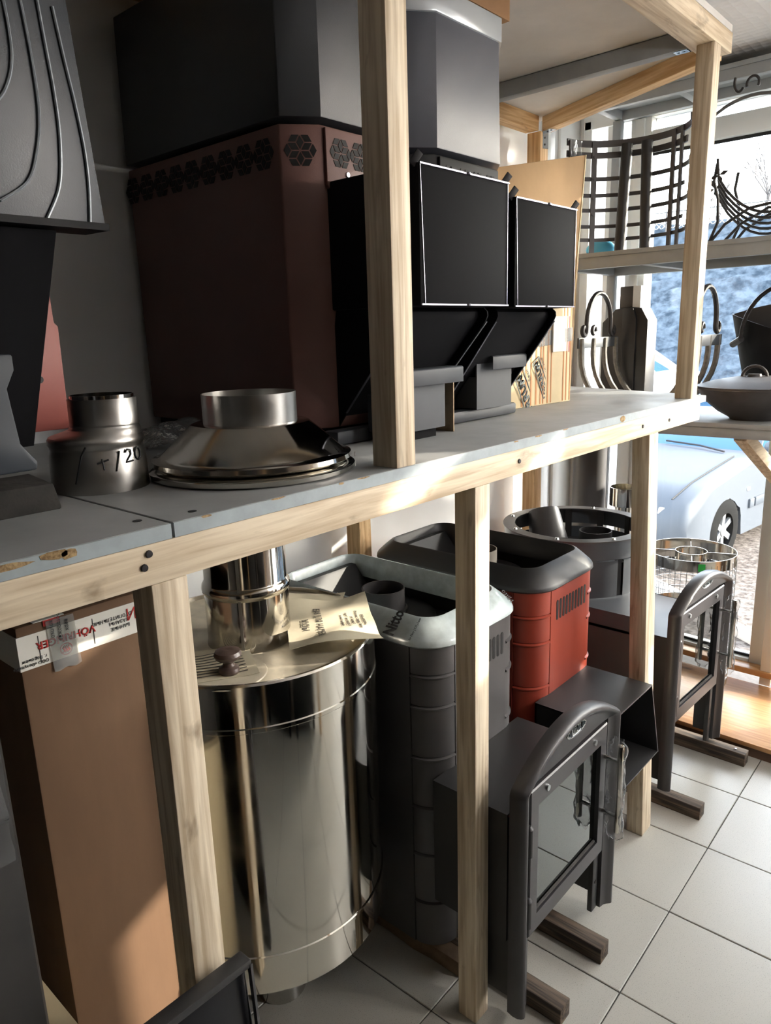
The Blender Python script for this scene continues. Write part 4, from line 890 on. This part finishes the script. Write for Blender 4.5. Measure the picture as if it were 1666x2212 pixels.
zl = z1-.0085
leaflet('leaflet','older leaflet lying under the titled one on the drum lid, corner toward the charcoal stove', (-.455,-1.345,zl), (.15,.10,0), (-.11,.15,0), .006, seed=3, curl=.004)
lo, lf_ = leaflet('leaflet','crumpled leaflet titled for a water heating tank, topmost on the drum lid', (-.297,-1.405,zl), (.205,-.165,0), (.115,.150,0), .022, seed=2, curl=.012)
def onleaf(u0,v0,sc):
    def w(x,y,z):
        u = u0 + x/.263; v = v0 + y/.19
        p_ = lf_(u,v); return (p_.x, p_.y, p_.z+.0012+z)
    return w
text('print','БАК ДЛЯ НАГРЕВА', .021, (0,0,0),(1,0,0),(0,1,0), GREYINK, lo, wrap=onleaf(.50,.36,1), sx=.95)
text('print','ВОДЫ', .021, (0,0,0),(1,0,0),(0,1,0), GREYINK, lo, wrap=onleaf(.50,.20,1), sx=.95)
for k,s_ in enumerate(('ООО «АЭРОДИМ»','Россия, г. Воронеж, 394028','ул. Базовая, 13','тел/факс (473) 233 23 73','e-mail: tank@mail.ru')): text('print', s_, .0085, (0,0,0),(1,0,0),(0,1,0), GREYINK, lo, wrap=onleaf(.50,.88-.062*k,1))
l2, lf2 = leaflet('leaflet','printed sheet with close lines of text lying behind the knob on the drum lid', (-.375,-1.68,zl), (.10,.16,0), (-.13,.07,0), .004, seed=5, curl=.003)
for k in range(9):
    B().sheet(lambda u,v: lf2(.10+.8*u, .12+.085*k+.022*v)+Vector((0,0,.0012)), 6, 1, .0002).out('text_line', GREYINK, l2, smooth=0)
leaflet('leaflet','curled leaflet standing at the left edge of the drum lid behind the post', (-.50,-1.72,zl), (.09,.05,.02), (-.05,.09,.03), .03, seed=4, curl=.012)

# ------------------------------------------------------------------ tall carton at the lower left
r = root('tall_carton','tall brown carton with printed white tape, left of the water drum under the shelf','box',(-.5,-1.9,0))
cbx, cy0_, cy1_, czt = -.352, -2.028, -1.80, 1.155
B().box(-.66,cbx,cy0_,cy1_,0,czt).out('body', CARD, r, bevel=.004)
B().box(-.661,cbx+.0012,cy0_-.0012,cy1_,1.082,1.139).out('white_tape', WHTAPE, r)
TX = cbx+.0018
ru, uu = (0,-1,0), (0,0,-1)
text('print','VÖHRINGER', .0175, (TX,-1.951,1.1165), ru, uu, REDINK, r, bold=.0005)
text('print','ОТОПИТЕЛЬНЫЕ', .0085, (TX,-1.869,1.122), ru, uu, BLKINK, r); text('print','КАЗАНЫ', .0085, (TX,-1.858,1.113), ru, uu, BLKINK, r); text('print','БАННЫЕ', .0085, (TX,-1.857,1.103), ru, uu, BLKINK, r)
text('print','ООО «Везувий»', .0075, (TX,-2.012,1.089), ru, uu, BLKINK, r); text('print','г. Воронеж', .0075, (TX,-2.006,1.097), ru, uu, BLKINK, r)
text('print','И', .03, (TX,-1.834,1.122), ru, uu, REDINK, r)
for y in (-1.996,-1.905): B().box(TX-.0003,TX,y-.0006,y+.0006,1.088,1.133).out('printed_bar', BLKINK, r)
lg = B()
lg.lathe((TX-.0002,-1.954,1.0965), [(.0105,-.0002),(.0105,.0003),(.0088,.0003),(.0088,-.0002)], 28, axis=0, closed=True)
for k in (-1,0,1): lg.tube([(TX,-1.954+.004*k-.003,1.0905),(TX,-1.954+.004*k+.0015,1.095),(TX,-1.954+.004*k-.0015,1.099),(TX,-1.954+.004*k+.002,1.103)], [.0012,.0018,.0014,.0004], 6)
lg.out('flame_logo', REDINK, r)
B().sheet(lambda u,v:(TX+.0012+.0006*math.sin(20*v), -1.982+.046*u+.004*v, 1.153-.088*v+.002*math.sin(40*u)*v),8,8,.0003).out('clear_tape', CTAPE, r)
for k,s_ in enumerate(('хрупко','осторожно','верх')): text('print', s_, .009, (TX+.0022,-1.973+k*.012,1.138), (0,0,-1),(0,1,0), BLKINK, r)
B().box(cbx-.25,cbx+.001,-2.0,-1.95,czt,czt+.001).out('top_tape', WHTAPE, r); B().box(cbx-.0,cbx+.0016,-1.985,-1.958,1.145,1.155).out('red_stripe', REDINK, r)

# things in the lower left foreground
r = root('wrapped_black_panel','dark wrapped stove body at the lower left edge, beside the tall carton','panel',(-.25,-2.4,0))
B().prism([(-.11,-2.6,0),(-.11,-2.150,0),(-.17,-2.135,0),(-.34,-2.135,0),(-.34,-2.6,0)], (0,0,1.145)).out('body', mat('dull_dark_steel',(52,50,48),.55,var=.2,scale=6), r, bevel=.012)
B().sheet(lambda u,v: crumple(u,v,(-.103,-2.5,.95),(0,.34,0),(0,0,.20),.006,2.2), 14, 12, .0004).out('film_wrap', POLY, r)
r = root('black_door_panel','black steel stove panel with a bevelled edge at the bottom foreground','panel',(.03,-2.2,0))
B().prism([(.030,-1.925,.70),(.012,-2.6,.70),(.012,-2.6,0),(.080,-1.925,0),(.052,-1.925,.45)], (-.012,0,0)).out('sheet', mat('gloss_black_panel',(24,24,28),.25), r, bevel=.002)
B().hexa([(.004,-2.6,.694),(.030,-2.6,.694),(.046,-1.922,.694),(.020,-1.922,.694),(.004,-2.6,.708),(.030,-2.6,.708),(.046,-1.922,.708),(.020,-1.922,.708)]).out('top_flange', BLACK, r, bevel=.003)
B().beam((.043,-1.9235,.70),(.082,-1.9235,.02),.008,.004,up=(0,1,0)).out('edge_flange', CHAR, r)
B().box(-.30,-.12,-2.135,-2.105,0,.618).out('cardboard_offcut', CREAM, loc=(-.2,-2.12,0), label='pale cardboard corner poking up at the bottom left edge', cat='cardboard')

# ------------------------------------------------------------------ things on the window shelving
# log rack of bent bars, lower window shelf (top 1.243)
ZW = 1.243
r = root('bent_bar_log_rack','forged log rack of U-shaped bars with arched handles on the window shelf','log rack',(-.38,.45,ZW))
ya, yb = .25, .60
def side(x, s):
    B().box(x-.004,x+.004,ya,yb,1.503,1.543).out('side_plate', GREYST, r, bevel=.001)
    n = 14; pts = []
    for k in range(n+1):
        a = math.pi*k/n; pts.append((x, (ya+yb)/2-.105*math.cos(a), 1.60+.115*math.sin(a)))
    for e in (-1,1):
        cy = (ya+yb)/2+e*.105
        sp = [(x, cy, 1.60)]+[(x, cy+e*.022-e*.022*math.cos(t)*(1-t/9), 1.572-.024*math.sin(t)*(1-t/9)) for t in [i*.5 for i in range(0,10)]]
        pts = ([*reversed(sp)]+pts) if e < 0 else (pts+sp)
    B().tube(pts, .0095, 8).out('arched_handle', IRON, r)
    cy = (ya+yb)/2-.045
    B().tube([(x, cy+.018*math.cos(t)*(1-t/9), 1.567+.022*math.sin(t)*(1-t/9)) for t in [i*.45 for i in range(13)]], .008, 8).out('scroll', IRON, r)
side(-.575,-1); side(-.155,1)
for k in range(4):
    y = ya+.02+(yb-ya-.04)*k/3; pts = [(-.571,y,1.54),(-.571,y,1.48)]
    for q in range(1,16):
        a = math.pi*q/16; pts.append((-.365-.206*math.cos(a), y, 1.48-.222*math.sin(a)))
    pts += [(-.159,y,1.48),(-.159,y,1.54)]
    B().tube(pts, .0110, 8).out('bent_bar', REBAR, r)
# boiler block behind the rack
r = root('firebox_insert','black octagonal firebox with square flue spigot on the window shelf','firebox',(-.53,.62,ZW))
B().prism([(-.66,.635,ZW),(-.46,.635,ZW),(-.46,.635,1.605),(-.49,.635,1.655),(-.535,.635,1.66),(-.60,.635,1.655),(-.66,.635,1.60)], (0,.10,0)).out('body', BLACK, r, bevel=.003)
B().prism([(-.565,.62,ZW),(-.505,.62,ZW),(-.505,.62,1.612),(-.52,.62,1.655),(-.565,.62,1.655)], (0,.015,0)).out('front_plate', BLACK, r, bevel=.002)
B().beam((-.507,.62,ZW),(-.507,.62,1.61),.003,.003).out('edge_seam', BAREEDGE, r)
B().box(-.595,-.535,.655,.715,1.655,1.745).out('spigot', CHAR, r, bevel=.003)
B().prism([(-.533,.645,1.655),(-.50,.645,1.655),(-.50,.645,1.745),(-.533,.645,1.745)], (0,.08,0)).out('white_liner', WHITE, r)
# wok
r = root('cast_iron_cauldron','cast iron cauldron with domed lid at the right end of the window shelf','cauldron',(.035,.44,ZW))
wx, wy = .036, .440
B().lathe((wx,wy,0), [(0,ZW),(.085,ZW),(.088,ZW+.006),(.13,ZW+.03),(.18,ZW+.072),(.203,ZW+.112),(.207,ZW+.112),(.207,ZW+.116),(.195,ZW+.116)], 64).out('bowl', CAST, r)
B().lathe((wx,wy,0), [(.206,ZW+.117),(.206,ZW+.121),(.15,ZW+.138),(.08,ZW+.150),(0,ZW+.153)], 64).out('lid', CAST, r)
B().tube([(wx-.042*math.cos(math.pi*k/10)-.015,wy,ZW+.148+.040*math.sin(math.pi*k/10)) for k in range(11)], .006, 8).cyl((wx-.015,wy,ZW+.147),(wx-.015,wy,ZW+.160),.026,.022,20).out('lid_handle', CAST, r)
# coal scuttle
r = root('coal_scuttle','black coal scuttle with arched handle behind the cauldron','scuttle',(-.02,.62,ZW))
B().sheet(lambda u,v:(.035+(.20-.085*(1-v))*math.cos(math.pi*(1-u)), .762-.10*math.sin(math.pi*(1-u))*(.55+.45*v), ZW+.005+(.30+.09*math.cos(math.pi*(u-.5))**2*0+.07*abs(math.cos(math.pi*(1-u))))*v), 28, 8, .003).out('bucket', BLACK2, r)
B().sheet(lambda u,v:(.035+(.20-.085*(1-v))*(2*u-1), .765+.01*v, ZW+.005+(.37+.035*math.sin(math.pi*u))*v), 16, 6, .003).out('back_plate', CHAR, r)
B().tube([(.045-.145*math.cos(math.pi*k/20), .66, 1.525+.19*math.sin(math.pi*k/20)) for k in range(21)], .008, 8).out('bail_handle', IRON, r)
B().cyl((-.098,.66,1.522),(-.14,.70,1.50),.013,n=10).out('pivot', IRON, r)
# flat-bar fire grate on the upper window shelf (top 1.858)
ZU = 1.858
r = root('flat_bar_grate','curved fire grate of flat bars standing on the upper window shelf','fire grate',(-.46,.50,ZU))
gx, gy, gr = -.455, .30, .235
def gp(deg, z, rr=gr): a = math.radians(deg); return (gx+rr*math.cos(a), gy+rr*math.sin(a), z)
for z,h,a0,a1 in ((1.915,.013,160,12),(1.965,.013,166,42),(2.025,.014,166,12),(2.080,.014,166,42),(2.140,.015,168,12),(2.222,.022,172,40),(2.262,.024,172,8)):
    n = 22
    L = []
    for k in range(n+1):
        d = a0+(a1-a0)*k/n; L.append([gp(d,z,gr+.003),gp(d,z,gr-.003),gp(d,z+h,gr-.003),gp(d,z+h,gr+.003)])
    B().loft(L, True, True, True).out('cross_bar', GRIDB, r)
for d in (168,140,60,47): B().beam(gp(d,ZU,gr-.007),gp(d,2.28,gr-.007),.020,.006,up=(math.cos(math.radians(d)),math.sin(math.radians(d)),0)).out('upright_bar', GRIDB, r)
for d,x_ in ((112,.014),(84,-.012)): B().cyl(gp(d,ZU,gr-.03),(gp(d,ZU,gr-.03)[0]+x_,gp(d,0,gr-.03)[1],2.262),.021,n=16).out('round_bar', BLACK, r)
for d in (168,140): 
    for z in (2.016,2.076,2.147,2.226): B().cyl(gp(d,z,gr-.010),gp(d,z,gr-.014),.006,n=8).out('rivet', GRIDB, r)
o = B().ball((-.64,.55,ZU+.035),.05,(1.3,.6,.7),16).out('blue_bag', BLUEB, loc=(-.64,.55,ZU), label='small blue plastic bag behind the flat-bar grate', cat='bag')
# clear packing standing beside the grate
o = B().sheet(lambda u,v:crumple(u,v,(-.665,.325,ZU),(.012,.06,0),(0,0,.42),.003,.7),8,18,.0005).out('clear_film_sheet', POLY, loc=(-.66,.35,ZU), label='upright clear film sheet at the left end of the upper window shelf', cat='film')
# forged wire log basket
r = root('forged_wire_basket','wrought iron log basket of bent rods with leaves on the upper window shelf','log basket',(-.05,.62,ZU))
for k in range(5):
    y = .50+.06*k; zz = 2.04-.012*k; x0 = -.185-.016*k
    pts = [(x0+.004,y,zz+.115-.01*k),(x0+.012,y,zz+.05)]
    for q in range(1,12):
        t = q/12; pts.append((x0+.012+(.36)*t, y, zz+.05-.135*math.sin(math.pi*t)**.8))
    B().tube(pts, .0052, 7).out('bent_rod', IRON, r)
for y in (.50,.74):
    for s in (0,1):
        x = -.19; B().tube([(-.195+.03*s,y,ZU+.005),(-.14,y,1.93),(-.06,y,1.975),(.02,y,1.985),(.12,y,1.94),(.2,y,ZU+.005)] if s == 0 else [(-.195,y,ZU+.005),(-.165,y,1.94),(-.170,y,2.02),(-.188,y,2.08),(-.18,y,2.14)], .0055, 7).out('leg_scroll', IRON, r)
for c in ((-.172,.50,2.10),(-.205,.56,2.065)):
    for k in range(4):
        a = k*1.6+.3; B().prism([c,(c[0]+.018*math.cos(a+.4),c[1]-.004,c[2]+.018*math.sin(a+.4)),(c[0]+.034*math.cos(a),c[1]-.006,c[2]+.034*math.sin(a)),(c[0]+.018*math.cos(a-.4),c[1]-.004,c[2]+.018*math.sin(a-.4))],(0,.003,0)).out('leaf', IRON, r)
B().prism([(-.01,.60,1.955),(.03,.58,1.985),(.10,.58,2.06),(.09,.60,1.96)],(0,.006,0)).out('leaf_plate', CAST, r)
B().tube([(x,.62,z) for x,z in ((-.20,1.86),(-.12,1.94),(-.03,1.985),(.05,1.975),(.12,1.94))], .0055, 7).out('brace_rod', IRON, r)
# tall arched hook, with scroll on top
r = root('forged_arch_stand','tall forged arch with an S-scroll on top, in front of the window head','forged stand',(-.03,.38,ZU))
pts = []
for k in range(25):
    a = math.radians(150-170*k/24); pts.append((-.035+.225*math.cos(a), .38, 2.085+.225*math.sin(a)))
B().tube([(-.230,.38,ZU)]+pts+[(.177,.38,ZU)], .0055, 8).out('arch', mat('pale_forged_bar',(96,96,98),.4,metal=.5), r)
B().tube([(-.088+.016*math.cos(t), .38, 2.358+.030*math.sin(t)) for t in [2.6+.2*i for i in range(16)]], .0045, 8).out('scroll', IRON, r)
B().tube([(-.046+.019*math.cos(t), .38, 2.345+.022*math.sin(t)) for t in [3.5-.25*i for i in range(17)]], .0045, 8).out('scroll', IRON, r)
